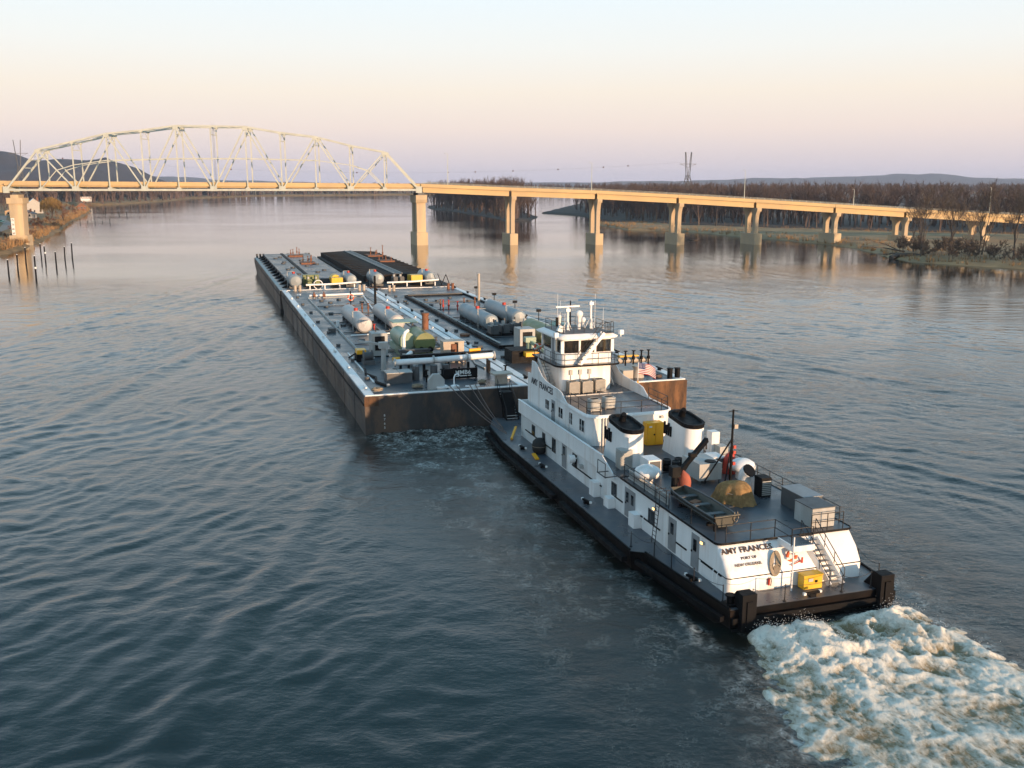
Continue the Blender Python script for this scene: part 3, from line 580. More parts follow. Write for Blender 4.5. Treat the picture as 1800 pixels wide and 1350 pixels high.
def inpoly(x, y, P):
    c_ = False; j = len(P)-1
    for i in range(len(P)):
        if (P[i][1] > y) != (P[j][1] > y) and x < (P[j][0]-P[i][0])*(y-P[i][1])/(P[j][1]-P[i][1])+P[i][0]: c_ = not c_
        j = i
    return c_
def sample(P, box, n_, cond=lambda x, y: True):
    out = []; g = 0
    while len(out) < n_ and g < n_*90:
        g += 1; x = tr.uniform(box[0], box[1]); y = tr.uniform(box[2], box[3])
        if inpoly(x, y, P) and cond(x, y): out.append((x, y))
    return out
def spots(pts, z, s0, s1): return [(x, y, z, tr.uniform(s0, s1), tr.uniform(0, 6.28), tr.randrange(9)) for x, y in pts]
def edge_d(x, y, P):
    d = 1e9
    for i in range(len(P)):
        a = Vector(P[i]+(0,)) if len(P[i]) == 2 else None; b_ = Vector(P[(i+1) % len(P)]+(0,)); ab = b_-a; t_ = max(0, min(1, (Vector((x,y,0))-a).dot(ab)/max(ab.length_squared, 1e-6))); d = min(d, (Vector((x,y,0))-a-ab*t_).length)
    return d
isl_pts = sample(L3, (-100,25,660,1300), 420, lambda x, y: edge_d(x, y, L3) > 5)
scatter('island_wood', midp, spots(isl_pts, .8, .7, 1.3), M['twigs'], 'dense bare winter wood filling the island behind the first viaduct spans', 'woodland')
rw = sample(L2, (60,700,400,1000), 1300, lambda x, y: edge_d(x, y, L2) > 8 and edge_d(x, y, L2) < 130 )
scatter('bottomland_wood', midp, spots(rw, 1.2, .6, 1.12), M['twigs'], 'long mass of bare reddish winter trees behind the viaduct', 'woodland')
rw2 = sample(L2, (100,2600,900,2600), 1100)
scatter('back_wood', low, spots(rw2, .8, 1.0, 1.35), M['twigs'], 'distant winter woodland behind the right hand forest', 'woodland')
fw = sample(L4, (-600,2600,2160,3000), 1500, lambda x, y: edge_d(x, y, L4[17:23]+[(5000,6000),(-600,6000)]) < 260)
fw += sample(L4, (-900,-480,1180,2200), 900, lambda x, y: edge_d(x, y, L4) < 260)
scatter('far_shore_wood', low, spots(fw, 2.6, 1.0, 1.4), M['twigs'], 'winter woodland along the far shore under the truss', 'woodland')
lw = sample(L4, (-520,-230,520,1150), 260, lambda x, y: edge_d(x, y, L4) > 55 and edge_d(x, y, L4) < 220)
scatter('left_bank_wood', midp, spots(lw, 3.0, .45, .8), M['twigs'], 'bare trees and brush among the houses on the left bank', 'woodland')
def tree_obj(lb, arr, mt, loc, s_, rz, group, cat='tree', tname='bare_tree', share={}):
    t = thing(tname, lb, cat, loc, rz, group); t.scale = (s_, s_, s_)
    key = (id(arr[0]), mt.name)
    if key not in share:
        v, f = arr; cut = len(v); tz = v[:,2].max()*.30; ctr = v[f].mean(1); isT = (ctr[:,2] < tz)
        share[key] = [np_mesh('trunk', v, f[isT], [M['bark']], False), np_mesh('crown', v, f[~isT], [mt], False)]
    for nm, me_ in zip(('trunk', 'crown'), share[key]):
        o = bpy.data.objects.new(nm, me_); col.objects.link(o); o.parent = t
    return t
# individual trees on the near right bank, in front of the viaduct
nr = [(136,322,.86,'leaning slender bare tree nearest the fallen limbs on the right bank'),(140,330,1.05,'forked bare tree second from the water on the right bank'),(147,326,.92,'slim bare tree third along the right bank'),(153,338,1.0,'bare tree fourth along the right bank, crossing the viaduct'),(160,330,1.05,'bare tree fifth along the right bank'),(167,322,1.1,'broad bare tree in the thicket below the viaduct'),(173,333,.95,'bare tree behind the thicket, right of the broad one'),(180,322,1.05,'tall bare tree over the tan reeds at right'),(188,315,1.0,'bare tree second from the right edge of the picture'),(196,320,1.08,'bare tree at the right edge of the picture'),(143,345,.8,'small bare tree behind the leaning one'),(184,345,.9,'bare tree set back towards the viaduct pier at right')]
nr += [(150,318,.75,'small bare tree in front of the thicket, left part'),(164,340,.95,'bare tree behind the fifth tree of the right bank'),(176,316,.8,'short bare tree in front of the thicket, right part'),(203,330,1.0,'bare tree just inside the right picture edge, set back'),(192,338,.95,'bare tree behind the second last tree at right')]
for k, (x, y, s_, lb) in enumerate(nr): tree_obj(lb, big[k % 5], M['bark'], (x, y, .9), s_*.9, k*1.3, 'bare trees on the near right bank')
for k, (x, y) in enumerate(sample(L3, (-100,25,655,1000), 26, lambda x, y: edge_d(x, y, L3) < 7 and edge_d(x, y, L3) > 2.5 and x < 30)): tree_obj('bare tree in the front row of the wooded island', midp[k % 5], M['twigs'], (x, y, .6), tr.uniform(.8,1.1), tr.uniform(0,6), 'front trees of the island')
for k, (x, y) in enumerate(sample(L2, (60,420,410,800), 44, lambda x, y: edge_d(x, y, L2) < 10 and edge_d(x, y, L2) > 3)): tree_obj('bare tree in the front row of the forest behind the viaduct', midp[k % 5], M['twigs'], (x, y, .6), tr.uniform(.6,.95), tr.uniform(0,6), 'front trees of the right hand forest')
th_ = sample(L1, (130,420,220,345), 300, lambda x, y: 3.5 < edge_d(x, y, L1) < 30); th_ = [(x, y) for x, y in th_ if y < 345]
scatter('thicket', bush, spots(th_, .9, 1.0, 2.4), M['bark'], 'dark tangled winter thicket along the near right bank', 'brush')
def tuft(seed):
    r_ = random.Random(seed); V = []; F = []
    for k in range(9):
        a = r_.uniform(0,6.28); d = Vector((math.cos(a)*.35, math.sin(a)*.35, 1)).normalized(); p = Vector((r_.uniform(-.5,.5), r_.uniform(-.5,.5), -.1)); s_ = Vector((-math.sin(a), math.cos(a), 0))*.09; b0 = len(V)
        V.extend([tuple(p-s_), tuple(p+s_), tuple(p+d*r_.uniform(.7,1.5))]); F.append((b0, b0+1, b0+2))
    return np.array(V), np.array(F)
tf_ = [tuft(i) for i in range(5)]
g1 = sample(L1, (45,420,215,640), 2600, lambda x, y: .8 < edge_d(x, y, L1) < 26)
scatter('reeds', tf_, spots(g1, .5, 1.0, 2.0), M['reed'], 'dry tan reeds and grass on the right bank and spit', 'reeds')
g2 = sample(L4, (-480,-125,230,1000), 1900, lambda x, y: 1.5 < edge_d(x, y, L4) < 17)
scatter('bank_reeds', tf_, spots(g2, 1.6, 1.1, 2.4), M['reed'], 'sunlit tan grass along the left bank slope', 'reeds')
g3 = sample(L4, (-480,-140,230,1000), 130, lambda x, y: 3 < edge_d(x, y, L4) < 20)
scatter('bank_brush', bush, spots(g3, 1.4, .6, 1.4), M['reddish'], 'russet brush on the left bank slope', 'brush')
# fallen limbs at the point of the right bank
fl = thing('fallen_limbs', 'bleached fallen tree limbs reaching into the water at the bank point', 'driftwood', (131, 330, .6), 0)
for a, b_, r in (((4,3,1.5),(-13,-2,3.4),.28),((3,4,1.5),(-8,2,5.2),.22),((-2,0,.8),(-15,-5,.2),.2),((1,2,1),(-6,-4,.1),.25)): part(fl, 'limb', M['bark'], lambda m: m.tube([a, Vector(a).lerp(Vector(b_), .5)+Vector((0,0,.5)), b_], r, 5, True, r*.35))
part(fl, 'root_mass', M['bark'], lambda m: m.tube([(-3,-3,-.3),(0,-2,.7),(5,-2,.8),(9,-3,.2)], .9, 6, True, .5))
lg = MB().tube([(0,0,-.1),(3,1,.25),(6,1.2,.1),(7.4,2.2,1.2)], .28, 6, True, .1).build('drift_log', M['bark']); lg.location = (78, 437, 0); tag(lg, 'dark drift log floating left of the fourth viaduct pier', 'log')
# ------------------------------------------------------------ left bank
wt = thing('willow_tree', 'golden drooping willow on the left bank under the truss', 'tree', (-299, 634, 3.0), .5)
rw_ = random.Random(5)
part(wt, 'trunk', M['bark'], lambda m: [m.tube([(0,0,-.5),(.3,.2,3),(rw_.uniform(-2,2),rw_.uniform(-2,2),7),(rw_.uniform(-4,4),rw_.uniform(-4,4),11)], .55, 6, True, .12) for k in range(5)])
V_ = []; F_ = []
for k in range(2600):
    a = rw_.uniform(0, 6.28); rr = 6.5*math.sqrt(rw_.random()); zt = 13.5-.14*rr*rr*.6+rw_.uniform(-2.5,.6); p = Vector((math.cos(a)*rr, math.sin(a)*rr, zt)); L_ = rw_.uniform(1.2, 4.5)*(.5+rr/7); s_ = Vector((rw_.uniform(-1,1), rw_.uniform(-1,1), 0)).normalized()*.09; b0 = len(V_)
    V_.extend([tuple(p-s_), tuple(p+s_), tuple(p+Vector((math.cos(a)*.5, math.sin(a)*.5, -L_)))]); F_.append((b0, b0+1, b0+2))
o = bpy.data.objects.new('crown', np_mesh('crown', np.array(V_), np.array(F_), [M['willow']], False)); col.objects.link(o); o.parent = wt
for x, y, s_, lb in ((-284,572,.5,'dark russet round bush tree beside the left bank pier'), (-276,600,.5,'bare tree right of the willow'), (-345,800,.55,'small bare tree at the wooded point of the left bank'), (-330,690,.6,'bare tree behind the willow and house')): tree_obj(lb, midp[int(-x) % 5], M['reddish'], (x, y, 2.6), s_, x, 'bare trees on the left bank')
M['siding'] = mat('white_siding', (.42,.40,.37), .7, var=.06, scale=.6); M['roofing'] = mat('grey_shingle', (.16,.16,.17), .85, var=.2, scale=1.5); M['tanwall'] = mat('tan_house_wall', (.50,.34,.20), .8, var=.1, scale=.8); M['roofw'] = mat('pale_metal_roof', (.55,.57,.58), .5, var=.08)
def house(lb, loc, rz, w_, d_, h_, rh, wm, rm):
    t = thing('house', lb, 'house', loc, rz)
    part(t, 'wall', wm, lambda m: m.prism([(-w_/2,-.5),(w_/2,-.5),(w_/2,h_),(0,h_+rh),(-w_/2,h_)], -d_/2, d_/2, 'y'))
    for sg in (-1, 1):
        rf = part(t, 'roof', rm, lambda m: m.prism([(0,h_+rh+.03),(sg*(w_/2+.5),h_-.5*rh/(w_/2)+.03),(sg*(w_/2+.5),h_-.5*rh/(w_/2)+.28),(0,h_+rh+.28)], -d_/2-.5, d_/2+.5, 'y'))
    for k in range(3):
        wn = part(t, 'window', M['siding'], lambda m: m.box(-w_/2+w_*(k+.5)/3-.65, -w_/2+w_*(k+.5)/3+.65, -d_/2-.06, -d_/2+.02, 1.2, 2.8)); part(wn, 'pane', M['glass'], lambda m: m.box(-w_/2+w_*(k+.5)/3-.5, -w_/2+w_*(k+.5)/3+.5, -d_/2-.09, -d_/2-.05, 1.35, 2.65))
    part(t, 'door', M['dgrey'], lambda m: m.box(w_/2, w_/2+.08, -.6, .6, 0, 2.1)); part(t, 'chimney', M['rust'], lambda m: m.box(w_*.2, w_*.2+.9, 0, .9, h_, h_+rh+1.2))
house('white house with pale striped metal roof behind the willow', (-367,750,3), .5, 12, 14, 6.5, 4.5, M['siding'], M['roofw'])
house('low tan house between the left pier and the willow', (-350,690,3), .2, 13, 9, 3.5, 2.2, M['tanwall'], M['roofing'])
house('small grey roofed house near the pier on the left bank', (-318,640,3), .1, 9, 8, 3.0, 2.0, M['siding'], M['roofing'])
house('brick coloured cottage at the point of the left bank', (-374,850,3), .4, 7, 8, 4.0, 2.4, M['rust'], M['roofing'])
sgn = thing('billboard', 'white riverside sign with red lettering on posts', 'sign', (-506,1163,2), R(10))
part(sgn, 'board', M['wlet'], lambda m: m.box(-6, 6, -.12, .12, 4, 8.6)); part(sgn, 'post', M['dgrey'], lambda m: [m.box(x-.15, x+.15, .13, .4, -.5, 9) for x in (-5,-2.5,0,2.5,5)]); part(sgn, 'lettering', M['rust'], lambda m: [m.box(-5.2+k*1.3, -5.2+k*1.3+.85, -.16, -.123, 6.6, 6.6+h) for k, h in enumerate((1.9,1.3,1.7,1.4,1.5,1.3,1.4,1.8))]); part(sgn, 'lower_panel', M['lgrey'], lambda m: m.box(-5,6,-.1,.1,2.6,3.9))
cr_ = thing('parked_car', 'teal parked car on the left bank road at the picture edge', 'car', (-297,566,3.2), .3)
part(cr_, 'body', mat('teal_car_paint', (.03,.16,.19), .3, var=.05), lambda m: (m.prism([(-2.2,.35),(2.2,.35),(2.25,.8),(1.3,.95),(.7,1.45),(-1.1,1.45),(-1.7,.95),(-2.2,.85)], -.85, .85, 'y'))); part(cr_, 'window', M['glass'], lambda m: m.prism([(-1.45,.98),(1.1,.98),(.62,1.38),(-1.02,1.38)], -.87, .87, 'y'))
for x in (-1.4, 1.4):
    for y in (-.8, .8): part(cr_, 'wheel', M['rubber'], lambda m: m.cyl((x,y-.12,.33), (x,y+.12,.33), .33, None, 12))
M['road'] = mat('bank_road', (.24,.21,.18), .9, var=.1, scale=.3)
def road(m):
    pts = [(-190,300),(-206,372),(-224,425),(-246,480),(-275,540),(-310,600),(-350,680)]; V = [];
    for i, (x, y) in enumerate(pts): V += [(x-7,y,3.62),(x-1.5,y,3.62)]
    m.add(V, [(2*i, 2*i+1, 2*i+3, 2*i+2) for i in range(len(pts)-1)])
struct(part(None, 'bank_road', M['road'], road))
for k, (x, y) in enumerate(((-141,270),(-145,283),(-155,308),(-127,257),(-163,335),(-152,315),(-143,303),(-148,320),(-151,332),(-136,253))):
    p = thing('mooring_pile', ['dark timber pile, %s in the row off the left bank' % q for q in ('second from the left','third from the left','fourth from the left','tallest and nearest','farthest back, close to the bank','sixth, with a white band','seventh along','eighth along','outermost on the right','leftmost')][k], 'pile', (x, y, 0), 0, 'mooring piles off the left bank')
    part(p, 'post', M['black'], lambda m: m.cyl((0,0,-1.5), (.15*math.sin(k),.1,4.0+(k % 3)*.5+(2.0 if k == 3 else 0)), .24, .2, 8)); part(p, 'cap', M['wlet'], lambda m: m.cyl((.15*math.sin(k),.1,4.0+(k % 3)*.5+(2.0 if k == 3 else 0)), (.15*math.sin(k),.1,4.15+(k % 3)*.5+(2.0 if k == 3 else 0)), .22, .15, 8))
    if k in (3, 5): part(p, 'band', M['wlet'], lambda m: m.cyl((.05,.05,2.6), (.05,.05,3.1), .27, .27, 8))
dk = thing('dock', 'low dark dock reaching out from the left bank point', 'dock', (-290,640,0), .05)
part(dk, 'deck_boards', M['dgrey'], lambda m: m.box(0,26,-1,1,.5,.7)); 
for k in range(6): part(dk, 'post', M['black'], lambda m: m.cyl((1+k*4.8,1.1,-1), (1+k*4.8,1.1,1.4+(k%2)*1.2), .18, None, 6))
for k, (x, y) in enumerate(((-395,905),(-378,860),(-366,835),(-340,800),(-322,770))):
    o = MB().cyl((0,0,-1),(0,0,3.4-(k%2)),.25,.2,6).build('channel_stake', M['black']); o.location = (x+18, y, 0); tag(o, 'thin dark stake standing in the bay beyond the left point', 'stake', 'stakes in the bay')
# ------------------------------------------------------------ barges (built in tow coordinates u, v, then moved to their own base)
OFF = {}
def tthing(name, label, cat, u, v, z=0.0, group=None, rz=0.0):
    t = thing(name, label, cat, tw(u, v, z), TH+rz, group); OFF[t.name] = (u, v, z, rz); return t
def root_off(p):
    while p.parent: p = p.parent
    return OFF[p.name]
def tp(parent, name, mats, fn, label=None):
    m = MB(); fn(m); u, v, z, rz = root_off(parent)
    if rz: c_, s_ = math.cos(-rz), math.sin(-rz); m.v = [((a-u)*c_-(b_-v)*s_, (a-u)*s_+(b_-v)*c_, q-z) for a, b_, q in m.v]
    else: m.v = [(a-u, b_-v, q-z) for a, b_, q in m.v]
    return m.build(name, mats, parent, label)
def tlet(txt, size, mt, parent, u, v, z, rot, bold=0.0, sx=1.0):
    a, b_, c_, _ = root_off(parent); return lettering(txt, size, mt, parent, (u-a, v-b_, z-c_), rot, bold, sx)
def kevel(t, u, v, z, mt, along=True):
    def f(m):
        dx, dy = (0, .75) if along else (.75, 0)
        m.bar((u-dx, v-dy, z+.28), (u+dx, v+dy, z+.28), .16, .14); m.box(u-.16, u+.16, v-.16, v+.16, z, z+.25)
        m.bar((u-dx*.5, v-dy*.5, z+.24), (u-dx*.2, v-dy*.2, z), .12, .12); m.bar((u+dx*.5, v+dy*.5, z+.24), (u+dx*.2, v+dy*.2, z), .12, .12)
    tp(t, 'kevel', mt, f)
def bitt(t, u, v, z, mt):
    tp(t, 'bitt', mt, lambda m: (m.cyl((u-.45,v,z), (u-.45,v,z+1.1), .3, None, 10), m.cyl((u+.45,v,z), (u+.45,v,z+1.1), .3, None, 10), m.cyl((u-.45,v,z+1.1), (u-.45,v,z+1.18), .36, None, 10), m.cyl((u+.45,v,z+1.1), (u+.45,v,z+1.18), .36, None, 10)))
def htank(t, u, v0, v1, r, zc, zd, mt, name='storage_tank'):
    a = tp(t, name, mt, lambda m: (m.cyl((u,v0,zc), (u,v1,zc), r, None, 24, False), m.cyl((u,v0,zc), (u,v0-.28,zc), r, r*.8, 24, False), m.cyl((u,v0-.28,zc), (u,v0-.40,zc), r*.8, 0, 24, False), m.cyl((u,v1,zc), (u,v1+.3,zc), r, r*.75, 24, False), m.cyl((u,v1+.3,zc), (u,v1+.4,zc), r*.75, 0, 24, False)))
    n_ = max(2, int((v1-v0)/3.5))
    for k in range(n_+1):
        v = v0+.8+(v1-v0-1.6)*k/n_; tp(a, 'saddle', M['dgrey'], lambda m: m.box(u-r*.95, u+r*.95, v-.12, v+.12, zd, zc-r*.55))
    tp(a, 'manway', M['red'], lambda m: m.cyl((u,(v0+v1)/2,zc+r-.05), (u,(v0+v1)/2,zc+r+.35), .3, None, 10))
    tp(a, 'ladder', M['lgrey'], lambda m: (m.bar((u-r-.15,v0+2,zd), (u-r-.15,v0+2,zc+r+.6), .06, .06), m.bar((u-r-.15,v0+2.5,zd), (u-r-.15,v0+2.5,zc+r+.6), .06, .06), [m.bar((u-r-.15,v0+2,zd+.4*k), (u-r-.15,v0+2.5,zd+.4*k), .05, .05) for k in range(1, 7)], m.bar((u-r-.15,v0+2,zc+r+.6), (u-.2,v0+2,zc+r+.6), .05, .05)))
    return a
def hatch(t, u, v, z, r=.45, mt=None): tp(t, 'hatch', mt or M['dgrey'], lambda m: (m.cyl((u,v,z), (u,v,z+.22), r, None, 12), m.cyl((u,v,z+.22), (u,v,z+.3), r*1.12, r*1.05, 12)))
def valve(t, u, v, z, h, mt, name='valve'):
    tp(t, name, mt, lambda m: (m.cyl((u,v,z), (u,v,z+h), .10, None, 7), m.cyl((u,v,z+h*.4), (u,v,z+h*.6), .2, None, 8), m.torus((u,v,z+h), .22, .04, 'z', 10, 5)))
def pipe(t, pts, r, mt, name='pipe'): return tp(t, name, mt, lambda m: m.tube(pts, r, 8))
def gen_box(t, u, v, z, sx_, sy, h, mt, name='generator'):
    g = tp(t, name, mt, lambda m: m.box(u-sx_/2, u+sx_/2, v-sy/2, v+sy/2, z+.15, z+h))
    tp(g, 'skid', M['black'], lambda m: m.box(u-sx_/2-.1, u+sx_/2+.1, v-sy/2-.1, v+sy/2+.1, z, z+.15))
    tp(g, 'radiator_grille', M['black'], lambda m: m.box(u-sx_*.32, u+sx_*.32, v-sy/2-.04, v-sy/2-.003, z+h*.28, z+h*.88))
    tp(g, 'exhaust', M['dgrey'], lambda m: m.cyl((u-sx_*.1,v+sy*.2,z+h), (u-sx_*.1,v+sy*.2,z+h+.7), .1, None, 7)); return g
def pump_engine(t, u, v, z, mt):
    e = tp(t, 'pump_engine', mt, lambda m: (m.box(u-.55, u+.55, v-1.0, v+1.0, z+.5, z+1.5), m.box(u-.4, u+.4, v-1.3, v-1.0, z+.4, z+1.7), m.cyl((u+.2,v+.4,z+1.5), (u+.2,v+.4,z+2.4), .12, None, 7)))
    tp(e, 'base_frame', M['black'], lambda m: m.box(u-.75, u+.75, v-1.4, v+1.2, z, z+.5)); tp(e, 'air_filter', M['lgrey'], lambda m: m.cyl((u-.2,v-.3,z+1.5), (u-.2,v-.3,z+2.1), .25, None, 9)); return e
def barge(label, u0, u1, v0, v1, zd, hullm, strip=True, bow=7.0, deckm=None):
    t = tthing('tank_barge', label, 'barge', (u0+u1)/2, v0, 0, 'barges of the tow')
    tp(t, 'hull', hullm, lambda m: m.prism([(v0,-.8),(v1-bow,-.8),(v1,zd-1.5),(v1,zd-.02),(v0,zd-.02)], u0, u1, 'x'))
    tp(t, 'deck', deckm or M['deck2'], lambda m: m.box(u0+.04, u1-.04, v0+.04, v1-.04, zd-.019, zd))
    tp(t, 'rub_rail', M['black'], lambda m: (m.box(u0-.08, u0-.003, v0+.3, v1-.5, zd-1.0, zd-.8), m.box(u1+.003, u1+.08, v0+.3, v1-.5, zd-1.0, zd-.8)))
    if strip:
        for a, b_ in ((u0+.12, u0+1.05), (u1-1.05, u1-.12)): tp(t, 'gunwale_strip', M['white'], lambda m: m.box(a, b_, v0+.2, v1-.8, zd+.002, zd+.10))
        tp(t, 'end_strip', M['white'], lambda m: (m.box(u0+1.06, u1-1.06, v0+.15, v0+.5, zd+.002, zd+.10)))
        tp(t, 'bow_strip', M['white'], lambda m: (m.box(u0+1.06, u1-1.06, v1-1.2, v1-.8, zd+.002, zd+.10)))
    return t
def wheel_rect(t, u0, u1, v0, v1, z, mt, h=.12, w_=.14, name='trunk_coaming'):
    tp(t, name, mt, lambda m: (m.box(u0, u0+w_, v0, v1, z, z+h), m.box(u1-w_, u1, v0, v1, z, z+h), m.box(u0+w_+.002, u1-w_-.002, v0, v0+w_, z, z+h), m.box(u0+w_+.002, u1-w_-.002, v1-w_, v1, z, z+h)))
# ---- rear left barge
Z1 = 3.9; b1 = barge('dark tank barge with white gunwale strips, rear left of the tow, two grey tanks', -17.9, -.55, 49.3, 152.6, Z1, M['hull'])
tp(b1, 'trunk_deck', M['deck2'], lambda m: m.box(-14.4, -3.8, 75, 135.4, Z1+.002, Z1+.16)); wheel_rect(b1, -14.5, -3.7, 74.9, 135.5, Z1+.003, M['lgrey'], .3)
tp(b1, 'deck_line', M['white'], lambda m: m.box(-15.9, -15.75, 56, 75, Z1+.002, Z1+.12))
for v in (52.5, 64.3, 76, 88, 100, 112, 124, 136, 147): kevel(b1, -17.3, v, Z1+.10, M['white']); kevel(b1, -1.15, v+4, Z1+.10, M['white'])
ta = htank(b1, -11.3, 90, 105.5, 1.12, Z1+1.35, Z1+.16, M['tank']); tb_ = htank(b1, -6.45, 91, 105.5, 1.12, Z1+1.35, Z1+.16, M['tank'])
for t_, u in ((ta, -11.3), (tb_, -6.45)):
    tlet('MMB', .42, M['wlet'], t_, u, 89.9-.3 if u < -8 else 90.6, Z1+1.65, (R(90),0,0)); tlet('6', .36, M['wlet'], t_, u, 89.9-.3 if u < -8 else 90.6, Z1+1.15, (R(90),0,0))
g1_ = tp(b1, 'boiler', M['lgreen'], lambda m: (m.cyl((-9.0,71.5,Z1+1.8), (-9.0,77.5,Z1+1.8), 1.05, None, 22), m.box(-10,-8,72,78,Z1,Z1+1.0)))
g2_ = tp(b1, 'boiler', M['green'], lambda m: (m.cyl((-7.0,70.2,Z1+1.6), (-7.0,76.0,Z1+1.6), 1.28, None, 24), m.box(-8.0,-6.0,70.6,76.6,Z1,Z1+.8)))
tp(g2_, 'burner', M['black'], lambda m: (m.cyl((-7.5,69.7,Z1+.9), (-7.5,70.2,Z1+.9), .3, None, 10), m.cyl((-6.4,69.7,Z1+.9), (-6.4,70.2,Z1+.9), .3, None, 10)))
tp(g2_, 'smoke_stack', M['rust'], lambda m: (m.cyl((-5.9,75,Z1+2.6), (-5.9,75,Z1+4.3), .42, None, 12), m.cyl((-5.9,75,Z1+4.3), (-5.9,75,Z1+4.7), .42, .55, 12)))
tp(g1_, 'elbow_duct', M['white'], lambda m: m.tube([(-9.6,70.6,Z1+.2),(-9.6,70.6,Z1+2.3),(-9.4,70.8,Z1+2.9),(-8.9,71.4,Z1+3.1)], .22, 8))
tp(g1_, 'roof_plate', M['lgreen'], lambda m: m.box(-9.6, -6.4, 77.2, 80.5, Z1+3.2, Z1+3.3))
gen_box(b1, -12.4, 72.6, Z1, 1.9, 2.5, 2.9, M['lgrey']); 
cb = tp(b1, 'control_cabinet', M['beige'], lambda m: (m.box(-6.1,-5.2,64.6,66.2,Z1,Z1+2.5), m.box(-4.3,-3.6,64.6,66.2,Z1,Z1+2.5), m.box(-5.2,-4.3,65.2,66.2,Z1,Z1+2.5), m.box(-6.15,-3.55,64.5,66.3,Z1+2.5,Z1+2.6)))
tp(cb, 'switch_gear', M['rust'], lambda m: (m.box(-5.15,-4.35,64.9,65.15,Z1+.4,Z1+2.2), m.box(-5.0,-4.5,64.75,64.9,Z1+1.5,Z1+2.1)))
big_pipe = pipe(b1, [(-13.3,57.6,Z1+1.75),(-9,57.6,Z1+1.78),(-1.9,57.6,Z1+2.0)], .34, M['white'], 'loading_pipe')
tp(big_pipe, 'flange', M['lgrey'], lambda m: [m.cyl((u,57.6,Z1+1.76+.25*(u+13.3)/11.4), (u+.16,57.6,Z1+1.76+.25*(u+13.3)/11.4), .46, None, 12) for u in (-13.3,-9.0,-5.2,-2.1)])
tp(b1, 'pipe_rack', M['black'], lambda m: ([m.box(u-.12,u+.12,57.4,57.8,Z1,Z1+1.4) for u in (-12.6,-10,-7.5,-5,-2.6)], m.box(-12.4,-1.8,58.3,58.9,Z1+1.95,Z1+2.35), [m.box(u-.1,u+.1,58.5,58.7,Z1,Z1+1.95) for u in (-11.5,-7,-2.5)]))
tp(b1, 'hose_tip', M['oyellow'], lambda m: (m.cyl((-4.6,58.6,Z1+2.5), (-3.3,58.6,Z1+2.55), .18, None, 8), m.cyl((-13.2,58.9,Z1+1.9), (-12.0,58.9,Z1+1.95), .2, None, 8)))
sb_ = tp(b1, 'name_board', M['black'], lambda m: (m.box(-8.4,-4.6,55.2,55.4,Z1+.05,Z1+1.15), [m.box(u-.08,u+.08,55.41,55.5,Z1,Z1+1.3) for u in (-8.3,-6.6,-4.7)]))
tlet('MMB6', .62, M['wlet'], sb_, -6.25, 55.17, Z1+.72, (R(90),0,0), .012, 1.1); tp(sb_, 'painted_line', M['wlet'], lambda m: (m.box(-7.1,-6.7,55.17,55.198,Z1+.28,Z1+.4), m.box(-6.6,-5.8,55.17,55.198,Z1+.30,Z1+.4), m.box(-5.7,-5.3,55.17,55.198,Z1+.32,Z1+.4)))
tp(b1, 'pump_housing', M['dgrey'], lambda m: [m.cyl((u,56.3,Z1), (u,56.3,Z1+1.5), .4, None, 10) for u in (-11.2,-9.2,-7.9)])
for k, u in enumerate((-10.4,-8.7,-7.3,-1.6)): valve(b1, u, 54.6, Z1, 1.3, M['black'])
wn_ = tp(b1, 'winch', M['dgrey'], lambda m: (m.box(-15.2,-13.9,66.4,68.2,Z1,Z1+.5), m.cyl((-15.0,67.3,Z1+.9), (-14.1,67.3,Z1+.9), .5, None, 12), m.cyl((-15.1,67.3,Z1+.9), (-15.0,67.3,Z1+.9), .75, None, 12), m.cyl((-14.1,67.3,Z1+.9), (-14.0,67.3,Z1+.9), .75, None, 12)))
tp(b1, 'hydraulic_crane', M['lgrey'], lambda m: (m.cyl((-13.6,62.3,Z1), (-13.6,62.3,Z1+2.6), .32, .26, 10), m.box(-14.1,-13.1,61.9,62.7,Z1+2.6,Z1+3.3), m.bar((-13.6,62.3,Z1+3.0), (-15.9,64.8,Z1+3.1), .22, .25)))
tp(b1, 'pump_drive', M['oyellow'], lambda m: (m.box(-15.6,-14.5,68.8,70.3,Z1+.9,Z1+1.4))); tp(b1, 'pump_skid', M['black'], lambda m: m.box(-15.7,-14.4,68.7,70.4,Z1,Z1+.9))
lk = tp(b1, 'deck_locker', M['dgrey'], lambda m: m.box(-14.6,-11.9,54.8,56.6,Z1,Z1+1.1)); tp(lk, 'lid', M['lgrey'], lambda m: (m.box(-14.65,-13.3,54.7,56.7,Z1+1.1,Z1+1.18), m.box(-13.25,-11.85,54.7,56.7,Z1+1.1,Z1+1.18)))
tp(b1, 'fairlead_plate', M['lgrey'], lambda m: m.prism([(-11.1,Z1),(-9.4,Z1),(-9.4,Z1+1.0),(-9.9,Z1+1.6),(-10.6,Z1+1.6),(-11.1,Z1+1.0)], 50.6, 51.1, 'y'))
tp(b1, 'stair_head', M['beige'], lambda m: (m.box(-3.55,-2.4,51.3,52.2,Z1,Z1+1.0), m.box(-4.0,-1.9,51.0,52.6,Z1+1.0,Z1+1.15)))
hatch(b1, -9.7, 51.0, Z1, .65, M['white']); hatch(b1, -8.3, 50.7, Z1, .4, M['white']); hatch(b1, -2.0, 54, Z1, .7, M['white']); hatch(b1, -12.2, 62, Z1, .4)
kevel(b1, -8.7, 50.25, Z1, M['white'], False); kevel(b1, -6.6, 50.05, Z1, M['white'], False)
tp(b1, 'hook_post', M['white'], lambda m: m.tube([(-8.2,51.4,Z1),(-8.2,51.4,Z1+1.0),(-8.05,51.4,Z1+1.3),(-7.8,51.4,Z1+1.35),(-7.65,51.4,Z1+1.15)], .08, 6))
